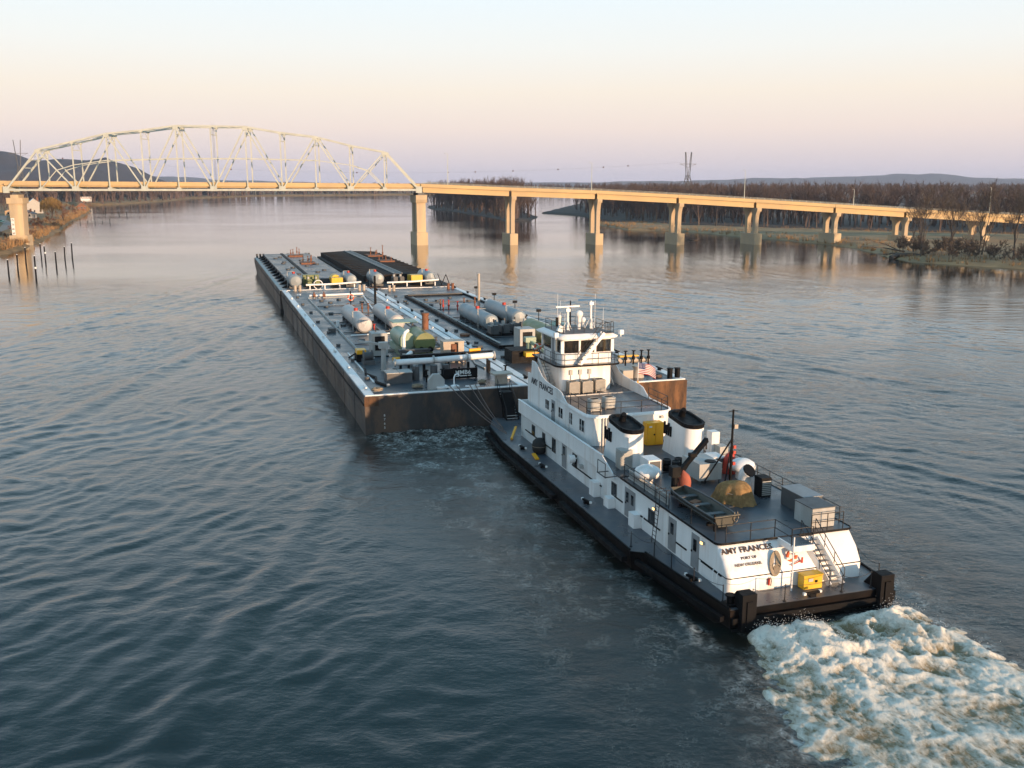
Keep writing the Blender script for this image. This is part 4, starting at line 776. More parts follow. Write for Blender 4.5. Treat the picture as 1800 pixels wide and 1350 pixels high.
tp(b1, 'mast_post', M['black'], lambda m: m.cyl((-4.6,120,Z1), (-4.6,120,Z1+5.4), .22, .18, 9))
manif = pipe(b1, [(-14.0,136.6,Z1+.5),(-8,136.6,Z1+.55),(-4.1,136.4,Z1+.6)], .22, M['white'], 'manifold_pipe')
for u in (-13.4,-11.6): tp(manif, 'valve_body', M['rust'], lambda m: (m.cyl((u,136.6,Z1+.5), (u+.5,136.6,Z1+.52), .36, None, 9), m.cyl((u+.25,136.6,Z1+.5), (u+.25,136.6,Z1+1.2), .1, None, 6)))
pipe(b1, [(-4.3,135.5,Z1+.4),(-6.2,112,Z1+.42)], .12, M['white'], 'vapour_pipe'); pipe(b1, [(-13.6,87.6,Z1+.3),(-4.2,88.4,Z1+.3)], .1, M['white'], 'vapour_pipe'); pipe(b1, [(-8.9,89,Z1+.32),(-8.9,120,Z1+.32)], .12, M['lgrey'], 'cargo_pipe'); pipe(b1, [(-4.3,62,Z1+.35),(-3.3,90,Z1+.35),(-3.3,118,Z1+.35)], .14, M['dgrey'], 'cargo_pipe'); pipe(b1, [(-9.6,63.5,Z1+.2),(-10.4,65.3,Z1+1.0),(-9.6,66.5,Z1+1.2)], .26, M['white'], 'hose_elbow')
for u, v in ((-12.6,130),(-11.4,127),(-9.4,131),(-7.4,129),(-12.9,121),(-6.0,126),(-13.2,112),(-13.2,98),(-12.8,83),(-5.0,110),(-15.4,142),(-12.2,140)): hatch(b1, u, v, Z1+.16 if 75 < v < 135 else Z1, .4, M['white'] if v in (142,140) else M['dgrey'])
for u in (-8.0,-7.0,-10.4): valve(b1, u, 113, Z1+.16, 1.4, M['rust'])
for u, v in ((-14.9,150.2),(-2.6,147.6)): bitt(b1, u, v, Z1, M['beige'])
bx_ = tp(b1, 'tool_chest', M['dgrey'], lambda m: m.box(-15.9,-14.9,93,94.4,Z1,Z1+.6)); tp(b1, 'vent_post', M['white'], lambda m: (m.box(-14.2,-13.8,97.6,98,Z1,Z1+1.0), m.box(-2.6,-2.2,92,92.4,Z1,Z1+1.6)))
tp(b1, 'service_rack', M['dgrey'], lambda m: (m.box(-10.6,-7.0,67.8,69.2,Z1+.9,Z1+1.2), [m.box(u-.08,u+.08,68.4,68.6,Z1,Z1+.9) for u in (-10.4,-8.8,-7.2)], m.box(-10.7,-6.9,67.6,67.75,Z1+1.2,Z1+1.35)))
[tlet(c_, .34, M['wlet'], b1, -15.95, 49.28, .62+k*.42, (R(90),0,0)) for k, c_ in enumerate('5678')]
tp(b1, 'corner_casting', M['rusthull'], lambda m: (m.box(-17.93,-16.5,49.255,49.297,Z1-1.0,Z1-.04)))
# ---- rear right barge
Z2 = 3.65; b2 = barge('rust brown tank barge, rear right of the tow, partly behind the white pilothouse', -.15, 17.3, 48.5, 152.6, Z2, M['rusthull'])
tp(b2, 'trunk_deck', M['deck2'], lambda m: m.box(3.7, 15.0, 74, 135, Z2+.002, Z2+.16)); wheel_rect(b2, 3.5, 15.2, 73.9, 135.2, Z2+.003, M['black'], .45, .22)
for v in (54, 66, 78, 90, 102, 114, 126, 138, 148): kevel(b2, .5, v, Z2+.1, M['black']); kevel(b2, 16.65, v, Z2+.1, M['black'])
htank(b2, 6.8, 88.6, 103, 1.15, Z2+1.4, Z2+.16, M['bluetank']); t4 = htank(b2, 12.0, 91.4, 106.5, 1.15, Z2+1.4, Z2+.16, M['bluetank'])
tlet('88', .7, M['wlet'], b2, 6.8, 88.18, Z2+1.75, (R(90),0,0))
tp(b2, 'stack_pipe', M['beige'], lambda m: m.cyl((10.6,108.5,Z2), (10.6,108.5,Z2+6.6), .24, .22, 10))
gen_box(b2, 6.2, 71.5, Z2, 2.0, 2.6, 3.0, M['lgrey']); tp(b2, 'boiler', M['green'], lambda m: (m.cyl((9.4,70.5,Z2+1.9), (9.4,78.5,Z2+1.9), 1.3, None, 22), m.box(8.3,10.5,70,79,Z2,Z2+1.0)))
tp(b2, 'boiler', M['lgreen'], lambda m: (m.cyl((12.6,70.5,Z2+1.7), (12.6,77,Z2+1.7), 1.3, None, 22), m.box(11.8,13.4,71,76.5,Z2,Z2+.7)))
for u, v in ((5.6,83.5),(7.4,84.2),(9.2,85),(11,85.5)): pump_engine(b2, u, v, Z2+.1, M['dgrey'])
for k, (u, v) in enumerate(((5.4,112),(6.6,113),(8.0,112.5),(9.4,113.5),(12,116),(5.9,116))): valve(b2, u, v, Z2+.16, 1.9-.2*(k % 3), M['red'] if k < 3 else M['rust'])
tp(b2, 'pump_skid', M['black'], lambda m: m.box(2.0,5.2,63.5,66.6,Z2,Z2+1.5)); tp(b2, 'pump_drive', M['oyellow'], lambda m: (m.box(3.4,5.0,62.4,63.4,Z2+.9,Z2+1.4), m.box(13.2,15.6,57.3,58.0,Z2+1.0,Z2+1.35)))
tp(b2, 'hydraulic_crane', M['lgreen'], lambda m: (m.cyl((4.6,64.8,Z2+1.5), (4.6,64.8,Z2+2.3), .4, None, 9), m.box(4.0,5.3,64.3,65.3,Z2+2.3,Z2+2.9), m.bar((4.6,64.5,Z2+2.4), (6.6,60.2,Z2+.7), .3, .35)))
pipe(b2, [(12.6,56.8,Z2+.9),(16.6,56.8,Z2+.9)], .36, M['beige'], 'loading_pipe')
for u in (13.4,14.4,15.4,16.3): valve(b2, u, 56.2, Z2+.4, 1.7, M['black'])
tp(b2, 'capstan', M['beige'], lambda m: (m.cyl((12.8,51.5,Z2), (12.8,51.5,Z2+.9), .7, .5, 12), m.cyl((12.8,51.5,Z2+.9), (12.8,51.5,Z2+1.3), .5, .75, 12), m.box(10.8,12.0,51,53,Z2,Z2+.9)))
for k in range(6): hatch(b2, 13.8+.45*(k % 3), 52.8+.9*(k//3), Z2, .35)
hatch(b2, 1.2, 76, Z2, .7); hatch(b2, 2.2, 86, Z2, .7, M['rust']); bitt(b2, 3.3, 147.0, Z2, M['beige']); bitt(b2, 15.5, 147.2, Z2, M['rust']); bitt(b2, 16.2, 49.6, Z2, M['black'])
for u, v in ((6,128),(7.6,126),(11,130),(13,124),(5.2,120),(2.2,128),(13.2,113),(14,100),(4.6,98),(4.6,92)): hatch(b2, u, v, Z2+.16 if 3.7 < u else Z2, .38)
pipe(b2, [(4.4,76,Z2+.35),(4.4,132,Z2+.35)], .13, M['lgrey'], 'cargo_pipe'); pipe(b2, [(4.0,134.4,Z2+.5),(14.6,134.4,Z2+.5)], .16, M['dgrey'], 'manifold_pipe')
for u, v in ((16.7,96),(16.7,108),(16.7,132),(16.7,120)): tp(b2, 'cargo_light', M['black'], lambda m: (m.cyl((u,v,Z2+.1), (u,v,Z2+1.7), .06, None, 6), m.box(u-.35,u+.35,v-.15,v+.15,Z2+1.6,Z2+2.0)))
# ---- front barges
Z3 = 3.7; b3 = barge('grey decked tank barge leading the tow on the left, with raised trunk', -18.1, -.7, 153.5, 248, Z3, M['hull'], False, 14)
tp(b3, 'gunwale_strip', M['lgrey'], lambda m: m.box(-18.0,-17.3,154,247,Z3+.002,Z3+.1))
tp(b3, 'trunk_deck', M['deck2'], lambda m: (m.box(-15.6,-3.0,166,245.5,Z3+.002,Z3+1.1))); tp(b3, 'trunk_seam', M['black'], lambda m: m.box(-10.9,-10.2,166.2,245.3,Z3+1.102,Z3+1.3))
for v in range(160, 246, 7): tp(b3, 'side_bracket', M['black'], lambda m: m.prism([(-17.2,Z3+.003),(-15.62,Z3+.003),(-15.62,Z3+.9)], v-.5, v+.5, 'y'))
for k in range(16): hatch(b3, (-13.6,-12.4,-8.0,-5.4)[k % 4]+.3*(k % 3), 172+k*4.5, Z3+1.1, .55)
for k, (u, v) in enumerate(((-9.0,232),(-8.2,234),(-7.2,233),(-6.4,235),(-8.0,208),(-7.0,206),(-5.8,209),(-6.4,205))): valve(b3, u, v, Z3+1.1, 2.0+.6*(k == 2), M['rust'])
tp(b3, 'pump_base', M['rust'], lambda m: m.box(-9.6,-5.8,231.5,235.5,Z3+1.102,Z3+1.5)); tp(b3, 'pump_base', M['rust'], lambda m: m.box(-8.8,-5.2,204.5,209.5,Z3+1.102,Z3+1.5))
htank(b3, -14.7, 156, 164, 1.25, Z3+1.6, Z3, M['bluetank']); htank(b3, -3.2, 157, 166, 1.1, Z3+1.5, Z3, M['bluetank'])
for u in (-11.6,-10.0): pump_engine(b3, u, 160, Z3, M['green'])
tp(b3, 'engine_cab', M['green'], lambda m: (m.box(-12.6,-9.4,161.4,163.4,Z3,Z3+2.3))); gy_ = tp(b3, 'generator', M['yellow'], lambda m: (m.box(-7.2,-4.9,157.6,160.2,Z3+.5,Z3+1.9), m.cyl((-6,160.3,Z3+1.3), (-6,163.5,Z3+1.3), 1.0, None, 14)))
tp(b3, 'end_rail_pipe', M['white'], lambda m: (m.tube([(-12.8,154.6,Z3+.9),(-7,154.6,Z3+.95),(-1.6,154.6,Z3+1.2)], .2, 8), [m.box(u-.1,u+.1,154.5,154.7,Z3,Z3+.8) for u in (-12,-9,-6,-3)])); tp(b3, 'hand_wheel_guard', M['white'], lambda m: m.torus((-10.2,155.8,Z3+.8), .9, .1, 'y', 14, 5))
for u in (-16.9,-16.0,-8.2,-3.0): bitt(b3, u, 246.3, Z3, M['dgrey'])
b4 = barge('black brown covered barge leading the tow on the right', .0, 17.8, 153.5, 248, Z3, M['hull'], False, 14, M['black'])
M['cover'] = mat('dark_brown_deck', (.016,.013,.012), .9, var=.4, scale=.3, c2=(.035,.022,.016), amt=.5, bump=.3, bscale=2, spec=.2)
tp(b4, 'trunk_deck', M['cover'], lambda m: m.prism([(.9,Z3+.002),(16.9,Z3+.002),(16.9,Z3+1.2),(9.8,Z3+1.5),(7.6,Z3+1.5),(.9,Z3+1.2)], 167, 246.5, 'y'))
tp(b4, 'walkway', M['dgrey'], lambda m: m.box(7.9,9.5,167.2,246.3,Z3+1.502,Z3+1.56)); tp(b4, 'walkway_edge', M['lgrey'], lambda m: (m.box(7.75,7.89,167.2,246.3,Z3+1.502,Z3+1.72), m.box(9.51,9.65,167.2,246.3,Z3+1.502,Z3+1.72)))
tp(b4, 'cover_rib', M['black'], lambda m: [m.box(1.0,7.7,v-.12,v+.12,Z3+1.28,Z3+1.46) for v in range(171, 246, 5)]+[m.box(9.7,16.8,v-.12,v+.12,Z3+1.28,Z3+1.46) for v in range(171, 246, 5)])
for u, v, h in ((12.4,226,2.4),(13.4,224,1.6),(11.8,223,1.4),(14.4,228,1.5),(12.0,205,4.2),(12.6,204,1.6),(13.8,203,1.3),(11.2,206,1.3)): valve(b4, u, v, Z3+1.3, h, M['rust'])
tp(b4, 'pump_base', M['rust'], lambda m: m.box(11,15,222,228.5,Z3+1.3,Z3+1.75)); tp(b4, 'pump_base', M['rust'], lambda m: m.box(10.8,14.6,202,207,Z3+1.3,Z3+1.75))
htank(b4, 2.2, 156, 163.5, 1.25, Z3+1.6, Z3, M['bluetank']); htank(b4, 13.6, 157, 165, 1.15, Z3+1.5, Z3, M['bluetank'])
for u in (6.4,7.8): pump_engine(b4, u, 160, Z3, M['dgrey'])
tp(b4, 'generator', M['yellow'], lambda m: (m.box(9.6,12.0,157.6,160.4,Z3+.5,Z3+2.0), m.box(9.8,11.8,160.4,163,Z3+.4,Z3+1.7)))
tp(b4, 'end_rail_pipe', M['white'], lambda m: (m.tube([(3.8,154.6,Z3+.9),(9,154.6,Z3+.95),(14.8,154.6,Z3+1.2)], .2, 8), [m.box(u-.1,u+.1,154.5,154.7,Z3,Z3+.8) for u in (5,8,11,14)]))
tp(b4, 'mooring_frame', M['black'], lambda m: (m.bar((15.6,155.5,Z3), (16.6,155.5,Z3+2.2), .14, .14), m.bar((17.4,155.5,Z3), (16.6,155.5,Z3+2.2), .14, .14), m.bar((15.6,155.5,Z3+.2), (14.8,155.5,Z3+2.4), .12, .12)))
for u in (2,9,15): bitt(b4, u, 246.8, Z3, M['dgrey'])
# ---- life ring on the left barge, hawsers to the towboat, stair
def life_ring(lb, u, v, z, ax='y', r=.36, grp='orange life rings'):
    t = tthing('life_ring', lb, 'life ring', u, v, z, grp)
    tp(t, 'ring', M['orange'], lambda m: m.torus((u,v,z), r, .1, ax, 20, 8))
    for k in range(4):
            a = k*math.pi/2+.4; c_ = (u+r*math.cos(a), v, z+r*math.sin(a)) if ax == 'y' else (u, v+r*math.cos(a), z+r*math.sin(a)); tp(t, 'band', M['wlet'], lambda m: m.obox(c_, (.22,.22,.14) if ax == 'y' else (.22,.14,.22)))
    return t
life_ring('red life ring hung on a post on the left barge deck', -8.1, 124.8, Z1+1.3, 'y', .5)
tp(b1, 'ring_post', M['black'], lambda m: m.cyl((-8.1,125,Z1), (-8.1,125,Z1+2.4), .1, None, 7))
for k, (a, b_) in enumerate((((-9.0,50.2,Z1+.4),(-6.15,39.6,1.6)), ((-8.3,50.2,Z1+.4),(-6.0,40.2,1.6)), ((-6.9,50.0,Z1+.4),(-5.9,41.4,1.6)), ((-6.3,50.0,Z1+.4),(-5.75,42.2,1.6)))):
    A, B_ = Vector(a), Vector(b_); mb = MB(); mb.tube([tw(*(A.lerp(B_, f)-Vector((0,0,.35*4*f*(1-f))))) for f in (0,.15,.3,.45,.6,.75,.9,1)], .045, 5)
    o = mb.build('mooring_line', M['wire']); tag(o, ['outermost', 'second', 'third', 'innermost'][k]+' wire hawser from the left barge stern to the towboat bow', 'rope', 'hawsers between barge and towboat')
st = tthing('boarding_stair', 'black steel stair with white nosings from the barge down to the towboat bow', 'stair', -3.5, 47.6, 1.25)
for k in range(11):
    f = (k+.5)/11; tp(st, 'tread', M['black'], lambda m: m.box(-4.1,-2.9,49.1-3.0*(1-f)-.14,49.1-3.0*(1-f)+.14,1.3+2.5*f-.03,1.3+2.5*f)); tp(st, 'nosing', M['wlet'], lambda m: m.box(-4.08,-2.92,49.1-3.0*(1-f)-.17,49.1-3.0*(1-f)-.143,1.3+2.5*f-.03,1.3+2.5*f+.01))
for u in (-4.15,-2.85): tp(st, 'stringer', M['black'], lambda m: m.bar((u,46.0,1.3), (u,49.15,3.85), .08, .25)); tp(st, 'handrail', M['rail'], lambda m: m.tube([(u,46.0,1.3),(u,46.0,2.3),(u,49.15,4.85),(u,49.15,3.85)], .03, 5))

# deck clutter on the rear barges: rope piles, hoses, wires
def rope_pile(lb, u, v, z, seed, mt='rope', R0=.55, n_=9):
    r_ = random.Random(seed); t = tthing('rope_pile', lb, 'rope', u, v, z, 'rope piles on the barges'); P = []
    for k in range(n_*14): a = k*.45; rr = R0*(.45+.5*r_.random()); P.append((u+rr*math.cos(a)*1.2, v+rr*math.sin(a), z+.06+.28*(k/(n_*14))*(1-.6*abs(rr/R0-.5))+.03*r_.random()))
    tp(t, 'coil', M[mt], lambda m: m.tube(P, .045, 5)); return t
rope_pile('loose tan rope heap at the left rear corner of the left barge', -16.3, 51.2, Z1+.1, 1); rope_pile('rope heap in front of the fairlead plate on the left barge stern', -11.9, 52.2, Z1, 2); rope_pile('rope heap under the white loading pipe, left of the name board', -9.4, 54.2, Z1, 3, 'wire', .5); rope_pile('rope heap beside the stair head on the left barge', -4.9, 52.4, Z1, 4, 'rope', .4); rope_pile('rope heap on the starboard corner of the right barge', 14.8, 50.6, Z2, 5, 'wire', .5)
def hose(lb, pts, r, mt='black'):
    t = tthing('cargo_hose', lb, 'hose', pts[0][0], pts[0][1], pts[0][2]); tp(t, 'hose', M[mt], lambda m: m.tube(pts, r, 7)); tp(t, 'coupling', M['lgrey'], lambda m: m.cyl(pts[-1], (pts[-1][0]+.3, pts[-1][1]+.1, pts[-1][2]), r*1.3, None, 8))
hose('black cargo hose snaking beside the locker on the left barge', [(-15.6,63.5,Z1+.12),(-15.9,60.5,Z1+.12),(-15.2,58.2,Z1+.12),(-15.6,55.8,Z1+.12),(-14.9,53.6,Z1+.12)], .14); hose('dark hose bent over the left barge rail near the generator', [(-16.2,71.5,Z1+.1),(-15.2,72.6,Z1+.4),(-14.2,71.9,Z1+.3),(-13.6,70.2,Z1+.1)], .1); hose('pale hose along the inner edge of the left barge', [(-2.4,60,Z1+.1),(-2.7,63,Z1+.1),(-2.2,66,Z1+.1),(-2.6,70,Z1+.1)], .1, 'lgrey')
for k, (a, b_) in enumerate((((-16.9,150.5,Z1+.3),(-16.2,155.0,Z3+.3)), ((-14.9,150.2,Z1+.6),(-12.6,155.2,Z3+.3)), ((-2.6,147.6,Z1+.6),(1.9,150.5,Z2+.4)), ((-1.2,149,Z1+.3),(.6,155.5,Z3+.3)), ((3.3,147.0,Z2+.6),(1.4,155.5,Z3+.3)), ((15.5,147.2,Z2+.6),(16.6,155.5,Z3+.3)), ((-1.2,100,Z1+.3),(.5,102,Z2+.3)), ((-1.2,80,Z1+.3),(.5,78,Z2+.3)), ((-1.2,124,Z1+.3),(.5,126,Z2+.3)))):
    o = MB().tube([tw(*Vector(a).lerp(Vector(b_), f)) for f in (0,.33,.66,1)], .05, 5).build('lashing_wire', M['wire']); tag(o, ['lashing wire at the left outer corner between front and rear barges','lashing wire from the left bitt to the front left barge','lashing wire crossing the seam at the meeting of four barges','lashing wire from the left barge to the front right barge','lashing wire from the right barge bitt to the front right barge','lashing wire at the right outer corner between front and rear barges','lashing wire across the centre seam beside the tanks','lashing wire across the centre seam beside the green boiler','lashing wire across the centre seam near the black mast post'][k], 'wire', 'lashing wires between the barges')
for k in range(9): valve(b1, -9.6+.35*(k % 2), 92+k*3.2, Z1+.3, .8, M['rust'] if k % 3 else M['red'])
for k in range(7): valve(b1, -3.6, 64+k*7.5, Z1, .9, M['dgrey'])
for k in range(8): hatch(b1, -16.2+.2*(k % 2), 58+k*11.5, Z1, .28)
for k in range(8): hatch(b2, 1.9+.2*(k % 2), 56+k*11.5, Z2, .3)
for k in range(5): pipe(b1, [(-14.2,80+k*10.5,Z1+.28),(-3.9,80+k*10.5,Z1+.28)], .07, M['dgrey'], 'cross_pipe')
for k in range(5): pipe(b2, [(3.9,82+k*10.5,Z2+.28),(14.9,82+k*10.5,Z2+.28)], .07, M['dgrey'], 'cross_pipe')
tp(b1, 'weld_seam', M['hull'], lambda m: m.box(-17.93,-17.901,50,151,1.9,1.96)); 
for k in range(12): tp(b1, 'side_rib', M['hull'], lambda m: m.box(-17.94,-17.902,56+8*k,56.12+8*k,.0,Z1-.1))
for k in range(5): tp(b1, 'transom_rib', M['hull'], lambda m: m.box(-14.6+3*k,-14.5+3*k,49.262,49.298,.0,Z1-.1))
# ------------------------------------------------------------ towboat
D1, D2, D3, D4 = 1.25, 3.9, 6.35, 8.8
tbt = tthing('towboat', 'white three deck river towboat with two black capped funnels pushing the barges', 'towboat', 0, 0, 0)
def T(name, mt, fn, parent=None, label=None): return tp(parent or tbt, name, mt, fn, label)
# hull and main deck
hullp = [(-5.5,0),(5.5,0),(6.35,9.4),(7.1,9.9),(7.1,38),(6.6,44),(5.2,47.6),(-5.2,47.6),(-6.6,44),(-7.1,38),(-7.1,9.9),(-6.35,9.4)]
def hullf(m):
    n_ = len(hullp); top = [(a, b_, D1-.02) for a, b_ in hullp]; bot = [(a*.94, b_*.985+.6, -.8) for a, b_ in hullp]
    m.add(top+bot, [(i, (i+1) % n_, n_+(i+1) % n_, n_+i) for i in range(n_)]); m.add(top, [tuple(range(n_))])
T('hull', M['hullb'], hullf)
T('main_deck', M['deck'], lambda m: m.prism([(a*.992, b_*.996+.08) for a, b_ in hullp], D1-.018, D1))
def strake(m):
    for sg in (-1, 1):
        for a, b_ in (((7.1,10.2),(7.1,22)), ((7.1,23.5),(7.1,38)), ((7.1,38),(6.6,44))): m.bar((sg*(a[0]+.22), a[1], .62), (sg*(b_[0]+.22), b_[1], .62), .42, .34)
        m.bar((sg*6.75,9.6,.62), (sg*5.75,.4,.62), .3, .3)
    m.box(-5.4,5.4,-.16,-.003,.45,.8); m.box(-5.4,5.4,-.1,-.003,-.1,.12)
T('rub_strake', M['black'], strake)
T('bulwark_edge', M['black'], lambda m: [m.bar((sg*a[0]*.995, a[1], D1+.06), (sg*b_[0]*.995, b_[1], D1+.06), .1, .12) for sg in (-1, 1) for a, b_ in (((7.08,10),(7.08,38)), ((7.08,38),(6.58,44)), ((6.33,9.3),(5.5,.1)))])
for u in (-3.6, 3.6): T('push_knee', M['black'], lambda m: (m.prism([(46.2,D1),(47.6,D1),(48.3,D1+2.6),(47.4,D1+2.6)], u-.5, u+.5, 'x')))
for u in (-4.55, 4.6):      # tall fenders at the stern corners
    T('stern_fender', M['black'], lambda m: (m.prism([(-.42,.1),(-.02,.1),(-.02,D1+1.0),(-.42,D1+1.0)], u-.45, u+.45, 'x'), m.prism([(-.02,D1+.003),(1.2,D1+.003),(.35,D1+1.0),(-.02,D1+1.0)], u-.4, u+.4, 'x'), m.box(u-.18,u+.18,-.5,-.42,.0,D1+.6)))
# ---- house shells: rounded corner prisms
def rrect(u0, u1, v0, v1, r, corners=(1,1,1,1), n_=5):      # aft-port, aft-stbd, fwd-stbd, fwd-port
    P = []
    for (cx, cy, a0), on in zip((((u0,v0,180)), ((u1,v0,270)), ((u1,v1,0)), ((u0,v1,90))), corners):
        if not on: P.append((cx, cy)); continue
        ox = cx+(r if cx == u0 else -r); oy = cy+(r if cy == v0 else -r)
        for k in range(n_+1): a = R(a0+90*k/n_); P.append((ox+r*math.cos(a), oy+r*math.sin(a)))
    return P
# main deck house: straight sides, stern wall leaning forward above a knuckle
HW = 4.6; ZK = 2.2
def loft(m, secs, smooth=True):       # secs: list of (poly, z)
    n_ = len(secs[0][0]); V = [(a, b_, z) for P, z in secs for a, b_ in P]
    m.add(V, [(i*n_+k, i*n_+(k+1) % n_, (i+1)*n_+(k+1) % n_, (i+1)*n_+k) for i in range(len(secs)-1) for k in range(n_)], smooth)
def mh(m):
    base = rrect(-HW, HW, 1.95, 40.0, .28, (1,1,0,0)); top = rrect(-HW, HW, 3.25, 40.0, .36, (1,1,0,0)); mid = rrect(-HW, HW, 2.45, 40.0, .3, (1,1,0,0))
    loft(m, [(base, D1+.002), (base, ZK), (mid, 3.0), (top, D2-.1)], True)
T('main_house', M['white'], mh)
T('knuckle_band', M['black'], lambda m: loft(m, [(rrect(-HW-.02, HW+.02, 1.93, 6, .3, (1,1,0,0)), ZK-.03), (rrect(-HW-.035, HW+.035, 1.915, 6, .31, (1,1,0,0)), ZK), (rrect(-HW-.02, HW+.02, 1.93, 6, .3, (1,1,0,0)), ZK+.03)]))
T('boat_deck', M['deck'], lambda m: m.prism(rrect(-HW-.06, HW+.06, 3.15, 40.1, .38, (1,1,0,0)), D2-.1, D2))
T('deck_edge', M['black'], lambda m: loft(m, [(rrect(-HW-.1, HW+.1, 3.1, 17.0, .4, (1,1,0,0)), D2-.09), (rrect(-HW-.12, HW+.12, 3.08, 17.0, .4, (1,1,0,0)), D2-.03), (rrect(-HW-.08, HW+.08, 3.12, 17.0, .4, (1,1,0,0)), D2+.05)]))
for sg in (-1, 1):      # broad white fascia along the second deck
    T('fascia', M['white'], lambda m: m.prism([(40.4,D2-.45),(20.4,D2-.45),(18.0,D2-.42),(18.3,D2-.05),(18.9,D2+.2),(20.2,D2+.72),(38.8,D2+.75),(40.4,D2+.72)], sg*(HW+.06), sg*(HW+.14), 'x'))
    T('fascia_cap', M['white'], lambda m: m.box(sg*(HW+.10)-.1, sg*(HW+.10)+.1, 20.2, 40.4, D2+.752, D2+.80))
    T('belt_rail', M['black'], lambda m: [m.box(sg*(HW+.04)-.035, sg*(HW+.04)+.035, a, b_, 2.12, 2.2) for a, b_ in ((2.6,5.0),(6.9,8.3),(10.6,13.9),(16.6,18.0),(20.5,26.6),(31.6,38.6))])
T('forward_bulwark', M['white'], lambda m: m.box(-HW-.1, HW+.1, 40.3, 40.42, D2-.45, D2+.72))
# stern stair cut: platform and inclined stair
T('stair_recess', M['white'], lambda m: (m.prism([(1.85,D1+.01),(3.6,D2-.1),(3.9,D2-.1),(2.4,D1+.01)], 1.45, 1.6, 'x')))
T('stair_platform', M['deck'], lambda m: m.box(-.55,.75,1.55,3.3,D2-.08,D2+.003)); T('platform_side', M['white'], lambda m: (m.box(-.65,.8,1.45,1.55,D2-.35,D2+.003), m.box(-.65,-.55,1.552,3.25,D2-.35,D2+.003)))
for u in (.85, 1.75): T('stair_stringer', M['white'], lambda m: m.bar((u,2.75,D2-.1), (u+1.0,1.25,D1+.05), .08, .3))
for k in range(9): f = (k+.5)/9; T('stair_tread', M['grey'], lambda m: m.obox((1.3+1.0*f, 2.75-1.5*f, D2-.1-(D2-D1-.15)*f), (.82,.26,.035)))
def rail(m, pts, z, h=1.05, rows=(1.05,.55), step=1.6, r=.028):
    for a, b_ in zip(pts, pts[1:]):
        A, B_ = Vector(a+(0,)) if len(a) == 2 else Vector(a), Vector(b_+(0,)) if len(b_) == 2 else Vector(b_)
        k = max(1, int(round((B_-A).length/step)))
        for i in range(k+1):
            p = A.lerp(B_, i/k); m.cyl((p.x,p.y,z+p.z), (p.x,p.y,z+p.z+h), r*1.15, None, 5, False)
        for hh in rows: m.cyl((A.x,A.y,z+A.z+hh), (B_.x,B_.y,z+B_.z+hh), r, None, 5, False)
T('stair_handrail', M['rail'], lambda m: [m.tube([(u,2.9,D2),(u,2.9,D2+1.0),(u+1.0,1.2,D1+1.0),(u+1.0,1.2,D1)], .03, 5) for u in (.8,1.8)]+[m.tube([(u,2.9,D2+.5),(u+1.0,1.2,D1+.5)], .025, 5) for u in (.8,1.8)]+[m.cyl((u+1.0*f,2.9-1.7*f,D2-(D2-D1)*f), (u+1.0*f,2.9-1.7*f,D2+1.0-(D2-D1)*f), .025, None, 5) for u in (.8,1.8) for f in (.33,.66)])
# doors and windows on the port side
def window(parent, plane, a, z, w_, h_, ax='x', frame=None, glass=None, out=-1, name='window'):
    d = .03*out
    if ax == 'x': fr = tp(parent, name, frame or M['white'], lambda m: (m.box(min(plane+d,plane-.0), max(plane+d,plane), a-w_/2-.07, a+w_/2+.07, z-h_/2-.07, z+h_/2+.07))); tp(fr, 'pane', glass or M['glass'], lambda m: m.box(min(plane+d*1.9,plane+d*1.02), max(plane+d*1.9,plane+d*1.02), a-w_/2, a+w_/2, z-h_/2, z+h_/2)); tp(fr, 'mullion', frame or M['white'], lambda m: m.box(min(plane+d*2.3,plane+d*1.95), max(plane+d*2.3,plane+d*1.95), a-.03, a+.03, z-h_/2, z+h_/2))
    return fr
def door(parent, plane, a, z, w_, h_, out=-1, dbl=False, name='door'):
    d = .035*out
    dr = tp(parent, name, M['grey'], lambda m: m.box(min(plane+d,plane), max(plane+d,plane), a-w_/2, a+w_/2, z, z+h_))
    for q in ((-.25*w_, .25*w_) if dbl else (0,)): tp(dr, 'window_pane', M['glass'], lambda m: m.box(min(plane+d*1.5,plane+d*1.03), max(plane+d*1.5,plane+d*1.03), a+q-.2, a+q+.2, z+h_*.52, z+h_*.86))
    tp(dr, 'handle', M['black'], lambda m: m.box(min(plane+d*2.6,plane+d*1.03), max(plane+d*2.6,plane+d*1.03), a+w_*.34, a+w_*.34+.09, z+h_*.45, z+h_*.5)); return dr
